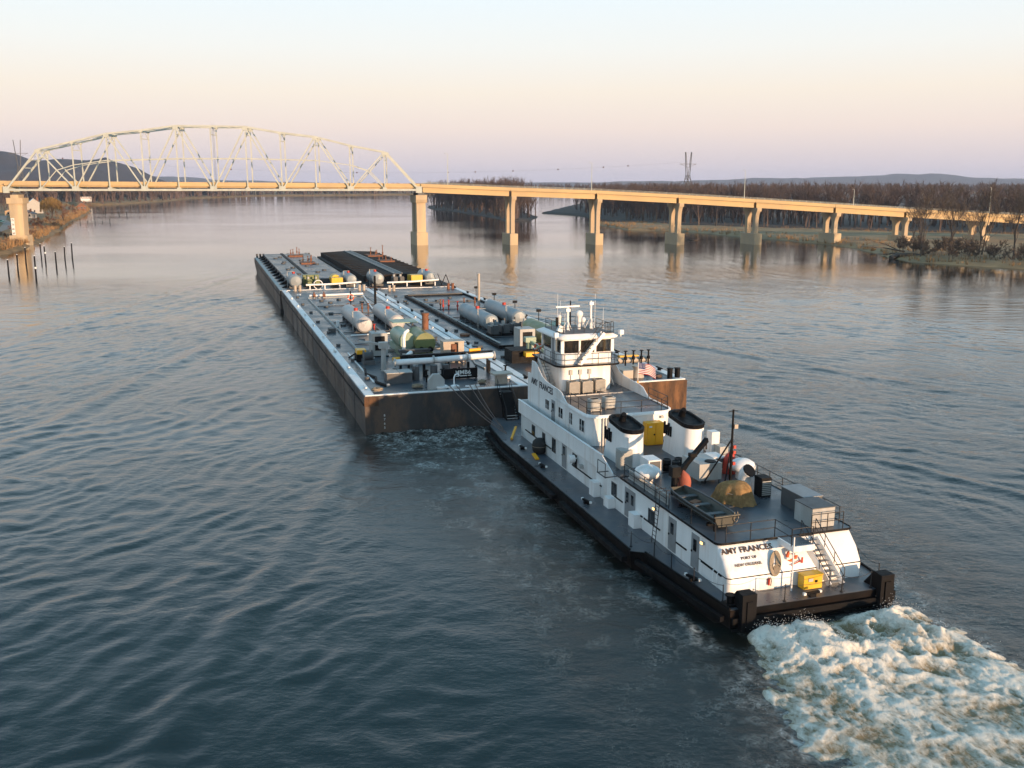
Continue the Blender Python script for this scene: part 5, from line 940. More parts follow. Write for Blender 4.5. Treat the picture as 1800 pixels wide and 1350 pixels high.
for sg in (-1, 1):
    P = sg*HW
    for v, w_, h_ in ((36.4,.75,.85),(33.6,.62,.8),(31.0,.75,1.1),(26.1,.85,1.0),(18.2,.8,.9),(11.95,.85,.85)): window(tbt, P, v, 2.62, w_, h_, out=sg, frame=M['dgrey'])
    door(tbt, P, 28.5, D1+.12, 1.0, 2.1, sg); door(tbt, P, 15.4, D1+.1, 1.7, 2.1, sg, True); door(tbt, P, 8.9, D1+.1, 1.05, 2.2, sg); door(tbt, P, 5.85, D1+.1, .95, 2.2, sg)
    for v in (11.4, 4.85): lp = T('deck_light', M['lgrey'], lambda m: m.box(min(P,P+sg*.14), max(P,P+sg*.14), v-.14, v+.14, 3.3, 3.48)); T('lens', M['lamp'], lambda m: m.box(min(P+sg*.142,P+sg*.2), max(P+sg*.142,P+sg*.2), v-.11, v+.11, 3.32, 3.45), lp)
    for v, hh in ((14.0,1.0),(21.2,1.15),(18.4,.75)): T('wall_box', M['white'], lambda m: m.box(min(P+sg*.01,P+sg*.55), max(P+sg*.01,P+sg*.55), v-.45, v+.45, D1+.01, D1+hh))
    T('grab_rail', M['white'], lambda m: [m.tube([(P,v,D1+1.0),(P+sg*.12,v,D1+1.0),(P+sg*.12,v,D1+.1)], .03, 5) for v in (3.4,2.9,13.0)])
# wall ladder on the port side
T('wall_ladder', M['rail'], lambda m: ([m.tube([(-HW-.45,v,D1),(-HW-.22,v,D2),(-HW-.22,v,D2+1.0),(-HW+.5,v,D2+1.0)], .03, 5) for v in (10.45,10.95)], [m.cyl((-HW-.45+.23*k/9,10.45,D1+.28*k), (-HW-.45+.23*k/9,10.95,D1+.28*k), .022, None, 5) for k in range(1, 10)]))
T('side_bracket', M['rail'], lambda m: (m.bar((-HW-.1,17.6,D2-.1), (-HW-1.0,17.6,D2-.1), .06, .06), m.bar((-HW-.1,19.0,D2-.1), (-HW-1.0,19.0,D2-.1), .06, .06), m.bar((-HW-1.0,17.5,D2-.1), (-HW-1.0,19.1,D2-.1), .06, .06), m.cyl((-HW-1.0,17.6,D2-.1), (-HW-1.0,17.6,D2+.9), .03, None, 5), m.cyl((-HW-1.0,19.0,D2-.1), (-HW-1.0,19.0,D2+.9), .03, None, 5), m.cyl((-HW-1.0,17.6,D2+.9), (-HW-1.0,19.0,D2+.9), .03, None, 5)))
# search light on the port wall
sl = T('search_light', M['white'], lambda m: (m.cyl((-HW-.75,25.6,2.95), (-HW-.25,25.6,2.95), .36, .3, 14), m.cyl((-HW-.25,25.6,2.95), (-HW,25.6,2.95), .06, None, 6))); T('mount', M['lgrey'], lambda m: m.box(-HW-.3,-HW,24.2,24.5,2.5,2.8), sl)
# ---- second deck house with the AMY FRANCES profile boards
W2 = 3.75
T('upper_house', M['white'], lambda m: loft(m, [(rrect(-W2, W2, 25.3, 39.6, 1.1, (1,1,0,0)), D2+.002), (rrect(-W2, W2, 25.3, 39.6, 1.1, (1,1,0,0)), D3-.08)]))
T('upper_deck', M['deck'], lambda m: m.prism(rrect(-W2-.02, W2+.02, 25.25, 39.7, 1.1, (1,1,0,0)), D3-.08, D3))
T('coaming', M['white'], lambda m: loft(m, [(rrect(-W2-.1, W2+.1, 25.2, 33, 1.12, (1,1,0,0)), D3-.16), (rrect(-W2-.1, W2+.1, 25.2, 33, 1.12, (1,1,0,0)), D3+.1), (rrect(-W2+.04, W2-.04, 25.32, 33, 1.1, (1,1,0,0)), D3+.1)]))
prof = [(40.3,D2+.1),(29.6,D2+.1),(29.6,D3+.02),(30.2,D3+.12),(30.8,D3+.4),(31.3,D3+.72),(32.2,D3+.85),(34.2,D3+.9),(35.4,D3+.98),(36.3,D3+1.2),(37.1,D3+1.6),(37.8,D3+2.05),(38.4,D3+2.2),(39.1,D3+2.2),(39.3,D3+.95),(40.3,D3+.85)]
for sg in (-1, 1):
    pb = T('profile_board', M['white'], lambda m: m.prism(prof, sg*W2+(.003 if sg > 0 else -.09), sg*W2+(.09 if sg > 0 else -.003), 'x'))
    T('board_edge', M['white'], lambda m: m.tube([(sg*(W2+.05), a, z) for a, z in prof[2:]], .06, 6))
    if sg < 0: tlet('AMY  FRANCES', .84, M['letter'], pb, -W2-.10, 36.35, D3+.36, (R(90),0,R(-90)), .014, 1.02)
    P = sg*(W2+.09)
    for v in (34.8,): window(tbt, P, v, 5.35, .85, .8, out=sg, frame=M['white'])
    P = sg*W2
    door(tbt, sg*(W2+.09), 33.3, D2+.15, .85, 2.0, sg)
    for v, w_ in ((31.4,.9),): window(tbt, sg*(W2+.09), v, 5.35, w_, .85, out=sg)
    for v, w_ in ((29.2,.55),(26.75,.9)): window(tbt, P, v, 5.35, w_, .95, out=sg)
T('pipe_run', M['lgrey'], lambda m: [m.cyl((u,25.2,D2), (u,25.2,D3-.1), .05, None, 6) for u in (-2.6,-2.35,-2.1)])
T('forward_wall', M['white'], lambda m: m.box(-W2, W2, 39.62, 39.7, D2+.1, D3+.85))
# railings
T('railing', M['rail'], lambda m: rail(m, [(-3.6,29.8),(-3.6,26.2),(-2.7,25.5),(2.7,25.5),(3.6,26.2),(3.6,29.8)], D3))
T('railing', M['rail'], lambda m: rail(m, [(-4.45,10.2),(-4.45,16.8)], D2)); T('railing', M['rail'], lambda m: rail(m, [(4.45,4.2),(4.45,24.6)], D2)); T('railing', M['rail'], lambda m: rail(m, [(-4.45,3.8),(-4.45,9.8)], D2, rows=(1.0,), step=3))
T('railing', M['rail'], lambda m: (rail(m, [(-4.0,3.35),(-.7,3.35)], D2, step=1.7), rail(m, [(-.7,3.35),(-.7,1.6),(.75,1.6)], D2))); T('railing', M['rail'], lambda m: rail(m, [(1.85,3.35),(4.1,3.35)], D2, step=1.2))
def chain_rail(m, pts, z):
    for p in pts: m.cyl((p[0],p[1],z), (p[0],p[1],z+1.05), .04, .03, 6); m.cyl((p[0],p[1],z), (p[0],p[1],z+.06), .1, None, 8)
    for a, b_ in zip(pts, pts[1:]): m.tube([Vector((a[0],a[1],z+1.0)).lerp(Vector((b_[0],b_[1],z+1.0)), f)-Vector((0,0,.9*f*(1-f))) for f in (0,.2,.4,.6,.8,1)], .016, 4)
T('chain_rail', M['rail'], lambda m: chain_rail(m, [(-6.7,10.6),(-6.1,8.4),(-5.95,6.3),(-5.7,3.9),(-5.3,1.2)], D1)); T('chain_rail', M['rail'], lambda m: chain_rail(m, [(-4.0,.2),(-1.9,.2),(2.0,.3),(4.0,.3)], D1)); T('chain_rail', M['rail'], lambda m: chain_rail(m, [(6.7,10.6),(6.0,7.0),(5.6,3.6),(5.25,1.2)], D1))
for u, v in ((-5.1,.75),(5.1,.75)): T('bollard', M['black'], lambda m: (m.cyl((u,v,D1), (u,v,D1+.12), .42, None, 12), m.cyl((u,v,D1+.12), (u,v,D1+.55), .2, None, 10), m.cyl((u,v,D1+.55), (u,v,D1+.62), .3, None, 10)))
def deck_cleat(u, v, ang=0.0):
    c = T('deck_cleat', M['black'], lambda m: (m.bar((u-.5*math.cos(ang),v-.5*math.sin(ang),D1+.22), (u+.5*math.cos(ang),v+.5*math.sin(ang),D1+.22), .16, .14), m.obox((u,v,D1+.1), (.4,.25,.2))))
    T('white_tip', M['wlet'], lambda m: [m.obox((u+s_*.56*math.cos(ang),v+s_*.56*math.sin(ang),D1+.24), (.16,.16,.14)) for s_ in (-1,1)], c)
for u, v, a in ((0,.3,.1),(-5.5,4.4,1.9),(-6.2,19.6,1.75),(-6.2,29.3,1.75),(-6.0,35.3,1.75),(6.2,19.6,1.4),(6.2,29.3,1.4)): deck_cleat(u, v, a)
T('flag_pole', M['white'], lambda m: m.cyl((-.7,1.35,D1), (-.7,1.35,D1+3.3), .055, .04, 8))
T('ratchet', M['oyellow'], lambda m: m.bar((-6.0,38.6,D1+.12), (-5.0,40.4,D1+.75), .2, .2)); T('ratchet', M['oyellow'], lambda m: m.bar((-5.9,31.6,D1+.1), (-5.7,33.2,D1+.12), .32, .14))
# ---- wheelhouse block
WH = 2.45; VA = 35.0; VF = 40.2
T('lower_wheelhouse', M['white'], lambda m: loft(m, [(rrect(-WH, WH, VA, 39.5, .55, (1,1,0,0)), D3+.002), (rrect(-WH, WH, VA, 39.5, .55, (1,1,0,0)), D4-.12)]))
T('wheelhouse_deck', M['deck'], lambda m: m.prism(rrect(-3.1, 3.1, 34.3, 41.2, .9, (1,1,0,0)), D4-.12, D4)); T('wheelhouse_deck_edge', M['black'], lambda m: loft(m, [(rrect(-3.13, 3.13, 34.27, 41.2, .9, (1,1,0,0)), D4-.14), (rrect(-3.15, 3.15, 34.25, 41.2, .9, (1,1,0,0)), D4-.06), (rrect(-3.11, 3.11, 34.29, 41.2, .9, (1,1,0,0)), D4+.02)]))
ZS, ZT = D4+1.0, D4+2.12          # window sill and head
pw = rrect(-WH, WH, VA+.05, VF, .45, (1,1,1,1)); n_pw = len(pw)
T('wheelhouse_wall', M['white'], lambda m: (loft(m, [(pw, D4+.002), (pw, ZS)]), loft(m, [(pw, ZT), (pw, ZT+.18)])))
T('wheelhouse_floor', M['interior'], lambda m: m.box(-WH+.1, WH-.1, VA+.2, VF-.1, D4+.5, D4+.55))
posts = [(-WH+.06,VA+.11,.2),(-.75,VA+.1,.1),(.75,VA+.1,.1),(WH-.06,VA+.11,.2),(-WH+.06,36.7,.16),(-WH+.06,37.6,.12),(-WH+.06,VF-.1,.2),(WH-.06,36.7,.16),(WH-.06,37.6,.12),(WH-.06,VF-.1,.2),(0,VF-.06,.12)]
for u, v, w_ in posts: T('window_post', M['white'], lambda m: m.box(u-w_/2-.04, u+w_/2+.04, v-w_/2-.04, v+w_/2+.04, ZS, ZT))
def pane(u0, u1, v0, v1): 
    fr = T('wheelhouse_window', M['cglass'], lambda m: m.box(u0, u1, v0, v1, ZS+.03, ZT-.03)); 
for u0, u1 in ((-WH+.22,-.86),(-.64,.64),(.86,WH-.22)): pane(u0, u1, VA+.08, VA+.10)
for sg in (-1, 1):
    for v0, v1 in ((VA+.4,36.5),(36.85,37.5),(37.7,VF-.3)): pane(min(sg*(WH-.04),sg*(WH-.06)), max(sg*(WH-.04),sg*(WH-.06)), v0, v1)
for u0, u1 in ((-WH+.25,-.12),(.12,WH-.25)): pane(u0, u1, VF-.06, VF-.04)
con = T('console', M['interior'], lambda m: (m.box(-1.8,1.8,39.0,39.6,D4+.55,D4+1.35), m.box(-1.9,-1.4,37.4,39.0,D4+.55,D4+1.3), m.box(1.4,1.9,37.2,39.0,D4+.55,D4+1.5))); T('pilot_chair', M['interior'], lambda m: (m.box(-.4,.4,37.2,37.9,D4+.55,D4+1.0), m.box(-.4,.4,37.0,37.2,D4+.9,D4+1.75)))
T('cabin_door', M['grey'], lambda m: m.box(-WH-.05,-WH-.003,36.75,37.55,D4+.02,D4+2.05)); T('curtain', M['oyellow'], lambda m: m.box(1.75,1.95,VA+.5,VA+.75,ZS-.2,ZT-.02))
def roof(m):
    a = rrect(-WH-.45, WH+.45, VA-.45, VF+.9, .7); b_ = rrect(-WH-.5, WH+.5, VA-.5, VF+.95, .7); c_ = rrect(-WH+.1, WH-.1, VA+.15, VF+.2, .5)
    loft(m, [(a, ZT+.18), (b_, ZT+.3), (c_, ZT+.58)]); m.add([(p[0],p[1],ZT+.18) for p in a], [tuple(reversed(range(len(a))))]); 
T('wheelhouse_roof', M['white'], roof)
ZR = ZT+.58; T('roof_deck', M['dgrey'], lambda m: m.prism(rrect(-WH+.1, WH-.1, VA+.15, VF+.2, .5), ZR-.01, ZR+.02))
T('roof_railing', M['rail'], lambda m: rail(m, [(-2.2,VA+.4),(-2.2,40.0),(2.2,40.0),(2.2,VA+.4),(.9,VA+.3)], ZR, .85, (.85,.45), 1.5, .022)); T('roof_railing', M['rail'], lambda m: rail(m, [(-2.2,VA+.35),(-.2,VA+.35)], ZR, .55, (.55,), 1.0, .022))
T('wheelhouse_railing', M['rail'], lambda m: rail(m, [(-3.0,40.9),(-3.0,35.0),(-2.4,34.4),(2.4,34.4),(3.0,35.0),(3.0,40.9)], D4, 1.0, (1.0,.5), 1.5, .024))
# stair from wheelhouse deck to its roof, white
for u_ in (0, .0): pass
A0, A1 = Vector((-.95,34.65,D4)), Vector((1.35,34.65,ZR+.1))
for dv in (-.28, .28): T('roof_stair_stringer', M['white'], lambda m: m.bar(A0+Vector((0,dv,0)), A1+Vector((0,dv,0)), .06, .26))
for k in range(9): p = A0.lerp(A1, (k+.5)/9); T('roof_stair_tread', M['lgrey'], lambda m: m.obox(p, (.26,.54,.04)))
T('roof_stair_rail', M['rail'], lambda m: [m.tube([A0+Vector((0,dv,0)),A0+Vector((0,dv,.9)),A1+Vector((0,dv,.9)),A1+Vector((.5,dv,.9)),A1+Vector((.5,dv,0))], .024, 5) for dv in (-.3,.3)]+[m.cyl(A0.lerp(A1, f)+Vector((0,dv,0)), A0.lerp(A1, f)+Vector((0,dv,.9)), .02, None, 5) for dv in (-.3,.3) for f in (.35,.7)])
T('roof_landing', M['rail'], lambda m: (m.box(1.35,2.25,34.35,34.95,ZR+.05,ZR+.1), rail(m, [(1.4,34.4),(2.2,34.4),(2.2,34.95)], ZR+.1, .95, (.95,.5), .8, .022)))
# stairs down from the wheelhouse deck both sides
for sg in (-1, 1):
    a, b_ = Vector((sg*2.75,39.4,D4-.1)), Vector((sg*2.75,36.2,D3+.05))
    for du in (-.38, .38): T('side_stair_stringer', M['white'], lambda m: m.bar(a+Vector((du,0,0)), b_+Vector((du,0,0)), .06, .24))
    for k in range(9): p = a.lerp(b_, (k+.5)/9); T('side_stair_tread', M['lgrey'], lambda m: m.obox(p, (.72,.24,.04)))
    T('side_stair_rail', M['rail'], lambda m: [m.tube([a+Vector((du,0,.1)),a+Vector((du,0,1.0)),b_+Vector((du,0,1.0)),b_+Vector((du,0,0))], .026, 5) for du in (-.4,.4)])
# antennas
def radar(u, v, h, L_, ang, bm_, nm):
    r_ = T(nm, M['white'], lambda m: (m.cyl((u,v,ZR), (u,v,ZR+h-.35), .13, .1, 8), m.box(u-.2,u+.2,v-.2,v+.2,ZR+h-.4,ZR+h-.12), m.cyl((u,v,ZR+h-.12), (u,v,ZR+h), .07, None, 8), [m.cyl((u+.55*math.cos(a_),v+.55*math.sin(a_),ZR), (u,v,ZR+h*.45), .035, None, 5) for a_ in (.5,2.6,4.7)]))
    T('scanner_bar', bm_, lambda m: m.obox((u,v,ZR+h+.06), (L_,.12,.13), Matrix.Rotation(ang, 3, 'Z')), r_)
M['blue'] = mat('blue_paint', (.03,.14,.30), .4, var=.05)
radar(-.95, 37.6, 2.1, 2.35, R(4), M['white'], 'radar'); radar(1.45, 37.9, 2.6, 2.4, R(-12), M['blue'], 'radar')
def dome(u, v, h, r):
    d_ = T('satellite_dome', M['white'], lambda m: (m.cyl((u,v,ZR), (u,v,ZR+h-r), .16, .22, 10), m.lathe([(r*.75,-r*.8),(r,-.15*r),(r,.25*r),(r*.8,.65*r),(r*.45,.9*r),(0,r)], (u,v,ZR+h-r*.3), 16)))
dome(.25, 37.8, 1.5, .36); dome(-1.45, 38.4, 1.2, .24); dome(1.0, 38.6, .8, .3)
T('whip_antenna', M['white'], lambda m: [m.cyl((u,v,ZR), (u,v,ZR+h), .022, .012, 5) for u, v, h in ((-2.15,37,3.4),(-1.3,38.6,2.6),(1.9,38,3.2),(2.3,37,2.0),(-1.75,36.2,1.7))]); T('black_mast', M['black'], lambda m: (m.cyl((-.45,38.2,ZR), (-.45,38.2,ZR+2.6), .07, .06, 7), m.box(-2.3,-2.1,36.9,37.1,ZR+.5,ZR+1.3)))
for u, v in ((-3.05,VA+.0),(3.15,VA-.1)): T('search_light', M['white'], lambda m: (m.box(u-.18,u+.18,v-.28,v+.12,ZT+.42,ZT+.82), m.cyl((u,v,ZT+.2), (u,v,ZT+.42), .06, None, 6)))
T('horn_box', M['white'], lambda m: m.obox((-2.0,36.6,ZR+.3), (.5,.4,.55), Matrix.Rotation(.4, 3, 'Y')))
T('wall_meter', M['lgrey'], lambda m: [(m.box(u-.14,u+.14,VA-.14,VA-.003,D3+1.5,D3+1.95), m.cyl((u,VA-.05,D3+.9), (u,VA-.05,D3+1.5), .03, None, 5)) for u in (-1.6,-.7,.2)])
# ---- funnels
def funnel(uc, lbl):
    def stad(cv, lv, hw, n_=8):      # stadium, long axis fore and aft
        P = []
        for k in range(n_+1): a = R(-180+180*k/n_); P.append((uc+hw*math.cos(a), cv-lv+hw*math.sin(a)))
        for k in range(n_+1): a = R(180*k/n_); P.append((uc+hw*math.cos(a), cv+lv+hw*math.sin(a)))
        return P
    b0, b1_ = stad(21.25,1.35,.98), stad(20.85,1.0,.9)
    f_ = T('funnel', M['white'], lambda m: (loft(m, [(b0, D2+.002), (stad(21.25,1.33,.97), D2+.08), (stad(21.0,1.1,.92), D2+1.75)]), m.add([(a, b_, D2+1.75) for a, b_ in stad(21.0,1.1,.92)]+[(a, b_, D2+2.74+.10*(b_-20.85)) for a, b_ in b1_], [(k, (k+1) % len(b1_), len(b1_)+(k+1) % len(b1_), len(b1_)+k) for k in range(len(b1_))], True)), None, lbl)
    def cap(m):
        lo, hi = stad(20.85,1.0,.92), stad(20.83,1.0,.95); zt = lambda b_: D2+3.05+.10*(b_-20.85); n_ = len(lo)
        V = [(a, b_, D2+2.72+.10*(b_-20.85)) for a, b_ in lo]+[(a, b_, zt(b_)) for a, b_ in hi]+[(uc+(a-uc)*.84, 20.83+(b_-20.83)*.86, zt(b_)) for a, b_ in hi]+[(uc+(a-uc)*.78, 20.83+(b_-20.83)*.82, zt(b_)-.16) for a, b_ in hi]
        m.add(V, [(r_*n_+k, r_*n_+(k+1) % n_, (r_+1)*n_+(k+1) % n_, (r_+1)*n_+k) for r_ in range(3) for k in range(n_)], False); m.add(V[3*n_:], [tuple(range(n_))])
        m.tube([(uc,21.6,D2+2.9),(uc,21.5,D2+3.3),(uc,21.25,D2+3.55)], .3, 9, True, .2)
    T('funnel_cap', M['black'], cap, f_)
    T('side_louvre', M['black'], lambda m: [m.box(uc-1.02,uc-.9,21.4+.35*k,21.55+.35*k,D2+1.4,D2+2.2+.2*(k % 2)) for k in range(4)], f_); return f_
funnel(-2.55, None); funnel(2.5, None)
# ---- deck fittings: ventilators, mast, crane and so on, bolted to the boat deck
def vent(u, v): 
    T('mushroom_vent', M['white'], lambda m: (m.cyl((u,v,D2), (u,v,D2+.85), .45, None, 14), m.lathe([(.46,.70),(.93,.66),(.96,.92),(.84,1.16),(.5,1.36),(.18,1.44),(0,1.45)], (u,v,D2), 18)))
vent(-3.55, 14.9); vent(3.6, 14.3)
T('cowl_vent', M['white'], lambda m: (m.tube([(2.1,11.5,D2),(2.1,11.5,D2+.9),(2.12,11.4,D2+1.3),(2.2,11.15,D2+1.55)], .42, 12, True, .5))); T('cowl_mouth', M['black'], lambda m: m.tube([(2.2,11.16,D2+1.54),(2.23,11.08,D2+1.62)], .48, 12)); 
lb_ = T('louvre_box', M['black'], lambda m: m.box(2.45,3.2,9.9,10.8,D2,D2+1.35)); T('louvre_slat', M['louvre'], lambda m: [m.box(2.5,3.15,9.86,9.897,D2+.15+.13*k,D2+.22+.13*k) for k in range(8)], lb_)
mst = T('signal_mast', M['black'], lambda m: (m.cyl((2.2,13.5,D2), (2.2,13.5,D2+5.3), .11, .07, 8), m.cyl((2.2,13.5,D2+3.0), (1.0,12.3,D2), .05, None, 6), m.cyl((2.2,13.5,D2+3.2), (.0,13.2,D2+.4), .06, None, 6), m.bar((1.85,13.5,D2+5.2), (2.55,13.5,D2+5.2), .05, .05)))
T('mast_light', M['beige'], lambda m: m.box(2.28,2.55,13.35,13.6,D2+3.95,D2+4.25), mst); T('signal_lamp', M['red'], lambda m: [m.box(2.3,2.5,13.4,13.6,D2+z,D2+z+.22) for z in (1.3,2.1,2.5)], mst)
crn = T('deck_crane', M['black'], lambda m: (m.cyl((-2.8,12.3,D2), (-2.8,12.3,D2+1.9), .24, .2, 10), m.box(-3.1,-2.5,12.0,12.6,D2+1.3,D2+2.0)))
T('boom', M['black'], lambda m: (m.bar((-2.8,12.3,D2+1.2), (.6,14.2,D2+3.1), .26, .34), m.cyl((-2.7,12.4,D2+.6), (-1.2,13.2,D2+1.9), .08, None, 7), m.box(-1.2,-.7,13.1,13.5,D2+2.25,D2+2.5)), crn); T('hook', M['rail'], lambda m: m.cyl((.6,14.2,D2+3.0), (.6,14.2,D2+2.4), .04, .07, 6), crn)
un = T('machinery_housing', M['lgrey'], lambda m: (m.box(-.2,1.55,13.6,16.2,D2+.3,D2+1.5))); T('housing_leg', M['dgrey'], lambda m: [m.box(u-.06,u+.06,v-.06,v+.06,D2,D2+.3) for u in (-.1,1.45) for v in (13.7,16.1)], un); T('housing_hatch', M['black'], lambda m: m.cyl((.9,14.1,D2+1.5), (.9,14.1,D2+1.56), .4, None, 14), un)
T('funnel_louvre_box', M['louvre'], lambda m: (m.box(-3.9,-3.0,18.6,19.6,D2,D2+1.45), [m.box(-3.95,-3.902,18.65,19.55,D2+.1+.13*k,D2+.16+.13*k) for k in range(10)], [m.box(-3.85,-3.05,18.55,18.598,D2+.1+.13*k,D2+.16+.13*k) for k in range(10)])); T('vent_box', M['white'], lambda m: m.box(-3.2,-2.6,18.9,19.7,D2+1.46,D2+2.3)); T('vent_box', M['white'], lambda m: m.box(3.3,3.95,18.2,19.0,D2,D2+2.4)); T('funnel_louvre_box', M['louvre'], lambda m: m.box(3.5,4.2,17.3,18.2,D2,D2+1.5))
T('aft_wall_fitting', M['lgrey'], lambda m: (m.cyl((.35,25.2,D2+.8), (.35,25.2,D2+1.5), .12, None, 8), m.box(2.5,2.75,25.1,25.29,D2+1.95,D2+2.15)))
# ---- loose gear on the towboat (each its own thing)
def tbox(name, lb, cat, u0, u1, v0, v1, z, h, mt, lidm=None, group=None):
    t = tthing(name, lb, cat, (u0+u1)/2, (v0+v1)/2, z, group); tp(t, 'body', mt, lambda m: m.box(u0,u1,v0,v1,z+.03,z+h))
    if lidm: tp(t, 'lid', lidm, lambda m: m.box(u0-.04,u1+.04,v0-.04,v1+.04,z+h,z+h+.05))
    tp(t, 'foot', M['black'], lambda m: [m.box(u-.06,u+.06,v-.06,v+.06,z+.001,z+.03) for u in (u0+.1,u1-.1) for v in (v0+.1,v1-.1)]); return t
def condenser(lb, u, v, z, s_, h, rnd_=False):
    t = tthing('air_conditioner', lb, 'air conditioner', u, v, z, 'air conditioner units on the upper deck')
    if rnd_: tp(t, 'casing', M['louvre'], lambda m: m.prism(rrect(u-s_/2, u+s_/2, v-s_/2, v+s_/2, s_*.28), z+.05, z+h))
    else: tp(t, 'casing', M['louvre'], lambda m: m.box(u-s_/2+.03,u+s_/2-.03,v-s_/2+.03,v+s_/2-.03,z+.12,z+h-.05))
    tp(t, 'grille_bar', M['beige'], lambda m: [m.box(u-s_/2+s_*k/9-.012,u-s_/2+s_*k/9+.012,v-s_/2-.01,v-s_/2+.025,z+.12,z+h-.05) for k in range(10)]+[m.box(u-s_/2-.01,u-s_/2+.025,v-s_/2+s_*k/9-.012,v-s_/2+s_*k/9+.012,z+.12,z+h-.05) for k in range(10)]) if not rnd_ else None
    tp(t, 'top_panel', M['beige'], lambda m: m.box(u-s_/2,u+s_/2,v-s_/2,v+s_/2,z+h-.05,z+h)) if not rnd_ else None
    tp(t, 'fan', M['black'], lambda m: m.cyl((u,v,z+h), (u,v,z+h+.03), s_*.36, None, 16)); tp(t, 'fan_guard', M['louvre'], lambda m: m.torus((u,v,z+h+.03), s_*.38, .03, 'z', 18, 5))
    tp(t, 'leg', M['beige'], lambda m: [m.box(u+a*s_*.44-.03,u+a*s_*.44+.03,v+b_*s_*.44-.03,v+b_*s_*.44+.03,z,z+.14) for a in (-1,1) for b_ in (-1,1)])
condenser('square beige air conditioner leftmost of three behind the wheelhouse', -1.75, 34.0, D3, .95, 1.1); condenser('square beige air conditioner in the middle of three behind the wheelhouse', -.5, 34.0, D3, .95, 1.1); condenser('square beige air conditioner rightmost of three behind the wheelhouse', .85, 34.3, D3, .95, 1.1)
condenser('round cornered air conditioner at the deck edge, left one above the funnel', -2.45, 27.4, D3, 1.0, .95, True); condenser('round cornered air conditioner at the deck edge, right one with a sunlit top', -.95, 27.9, D3, 1.0, .95, True)
def acbox(lb, u, v):
    t = tthing('air_conditioner', lb, 'air conditioner', u, v, D2, 'white air conditioner boxes on the boat deck'); tp(t, 'casing', M['white'], lambda m: m.box(u-.5,u+.5,v-.7,v+.7,D2+.25,D2+1.2)); tp(t, 'coil', M['dgrey'], lambda m: m.box(u-.38,u+.42,v-.74,v-.703,D2+.35,D2+1.1)); tp(t, 'leg', M['white'], lambda m: [m.box(u+a-.04,u+a+.04,v+b_-.04,v+b_+.04,D2,D2+.25) for a in (-.4,.4) for b_ in (-.6,.6)])
acbox('white box air conditioner behind the left mushroom vent', -2.2, 17.2); acbox('white box air conditioner behind the black mast', 2.6, 16.5)
def drum(lb, u, v):
    t = tthing('oil_drum', lb, 'drum', u, v, D2, 'black oil drums'); tp(t, 'body', M['black'], lambda m: m.lathe([(0,0),(.29,0),(.3,.02),(.3,.3),(.315,.31),(.3,.33),(.3,.58),(.315,.6),(.3,.62),(.3,.88),(.27,.88),(.27,.85),(0,.85)], (u,v,D2), 16)); tp(t, 'rim', M['dgrey'], lambda m: m.torus((u,v,D2+.88), .29, .02, 'z', 16, 5))
drum('black oil drum left of the group of three', -.75, 17.5); drum('black oil drum nearest the camera of the group of three', -.35, 16.85); drum('black oil drum right of the group of three', .2, 17.5)
yc = tthing('safety_cabinet', 'tall orange yellow safety cabinet against the deckhouse wall', 'cabinet', 1.6, 24.6, D2)
tp(yc, 'casing', M['oyellow'], lambda m: m.box(.85,2.3,24.2,25.0,D2+.02,D2+1.85)); tp(yc, 'door', M['oyellow'], lambda m: (m.box(.9,1.56,24.15,24.197,D2+.1,D2+1.8), m.box(1.6,2.26,24.15,24.197,D2+.1,D2+1.8))); tp(yc, 'handle', M['black'], lambda m: m.box(1.42,1.52,24.1,24.148,D2+.85,D2+.97)); tp(yc, 'label', M['wlet'], lambda m: m.box(1.0,1.25,24.135,24.148,D2+1.5,D2+1.62))
yb = tbox('storage_box', 'bright yellow storage box on the stern deck', 'box', 0, 1.25, 1.15, 1.75, D1, .85, M['yellow'], M['yellow']); tp(yb, 'latch', M['black'], lambda m: m.box(.75,.9,1.1,1.148,D1+.42,D1+.56)); tp(yb, 'label', M['lgrey'], lambda m: m.box(.3,.6,1.12,1.148,D1+.5,D1+.68))
tbox('deck_locker', 'grey box locker at the aft starboard corner, nearer of two', 'locker', 2.15, 3.75, 3.75, 5.6, D2, 1.25, M['lgrey'], M['dgrey'], 'grey deck lockers'); tbox('deck_locker', 'dark sided locker with blue grey lid, farther of two', 'locker', 3.0, 4.35, 5.9, 8.4, D2, 1.2, M['dgrey'], M['grey'], 'grey deck lockers')
# tan tarpaulin over a coil of line
tpn = tthing('covered_coil', 'tan tarpaulin tied over a heap of line on the boat deck', 'tarpaulin', .45, 9.9, D2)
def tarpm(m, uc, vc, z, R0, h, seed, n_=40, mm=12, flare=.5):
    V = []
    for i in range(mm+1):
        f = i/mm
        for k in range(n_):
            a = 2*math.pi*k/n_; pl_ = .5*math.sin(a*7+seed)+.5*math.sin(a*13+2*seed)+.5*math.sin(a*19+3.3*seed+2*f)+.35*math.sin(a*5+6*f)
            g = max(0, (f-.45)/.55); r = R0*math.sin(min(1, f*1.25)*math.pi/2)**.9+R0*flare*max(0, (f-.7)/.3)**2+.12*pl_*g*R0; zz = h*(math.cos(min(1, f)*math.pi/2)**.75)
            lump = 1+.10*math.sin(2*a+seed)+.07*math.sin(3*a+2.1*seed); r *= lump; zz *= 1+.06*math.sin(a+seed)*(f > .05)
            V.append((uc+r*math.cos(a)*1.0, vc+r*math.sin(a)*1.15, z+.01+max(zz, 0)+.02*pl_*(f > .35)*(1-f)))
    m.add(V, [(i*n_+k, i*n_+(k+1) % n_, (i+1)*n_+(k+1) % n_, (i+1)*n_+k) for i in range(mm) for k in range(n_)], True)
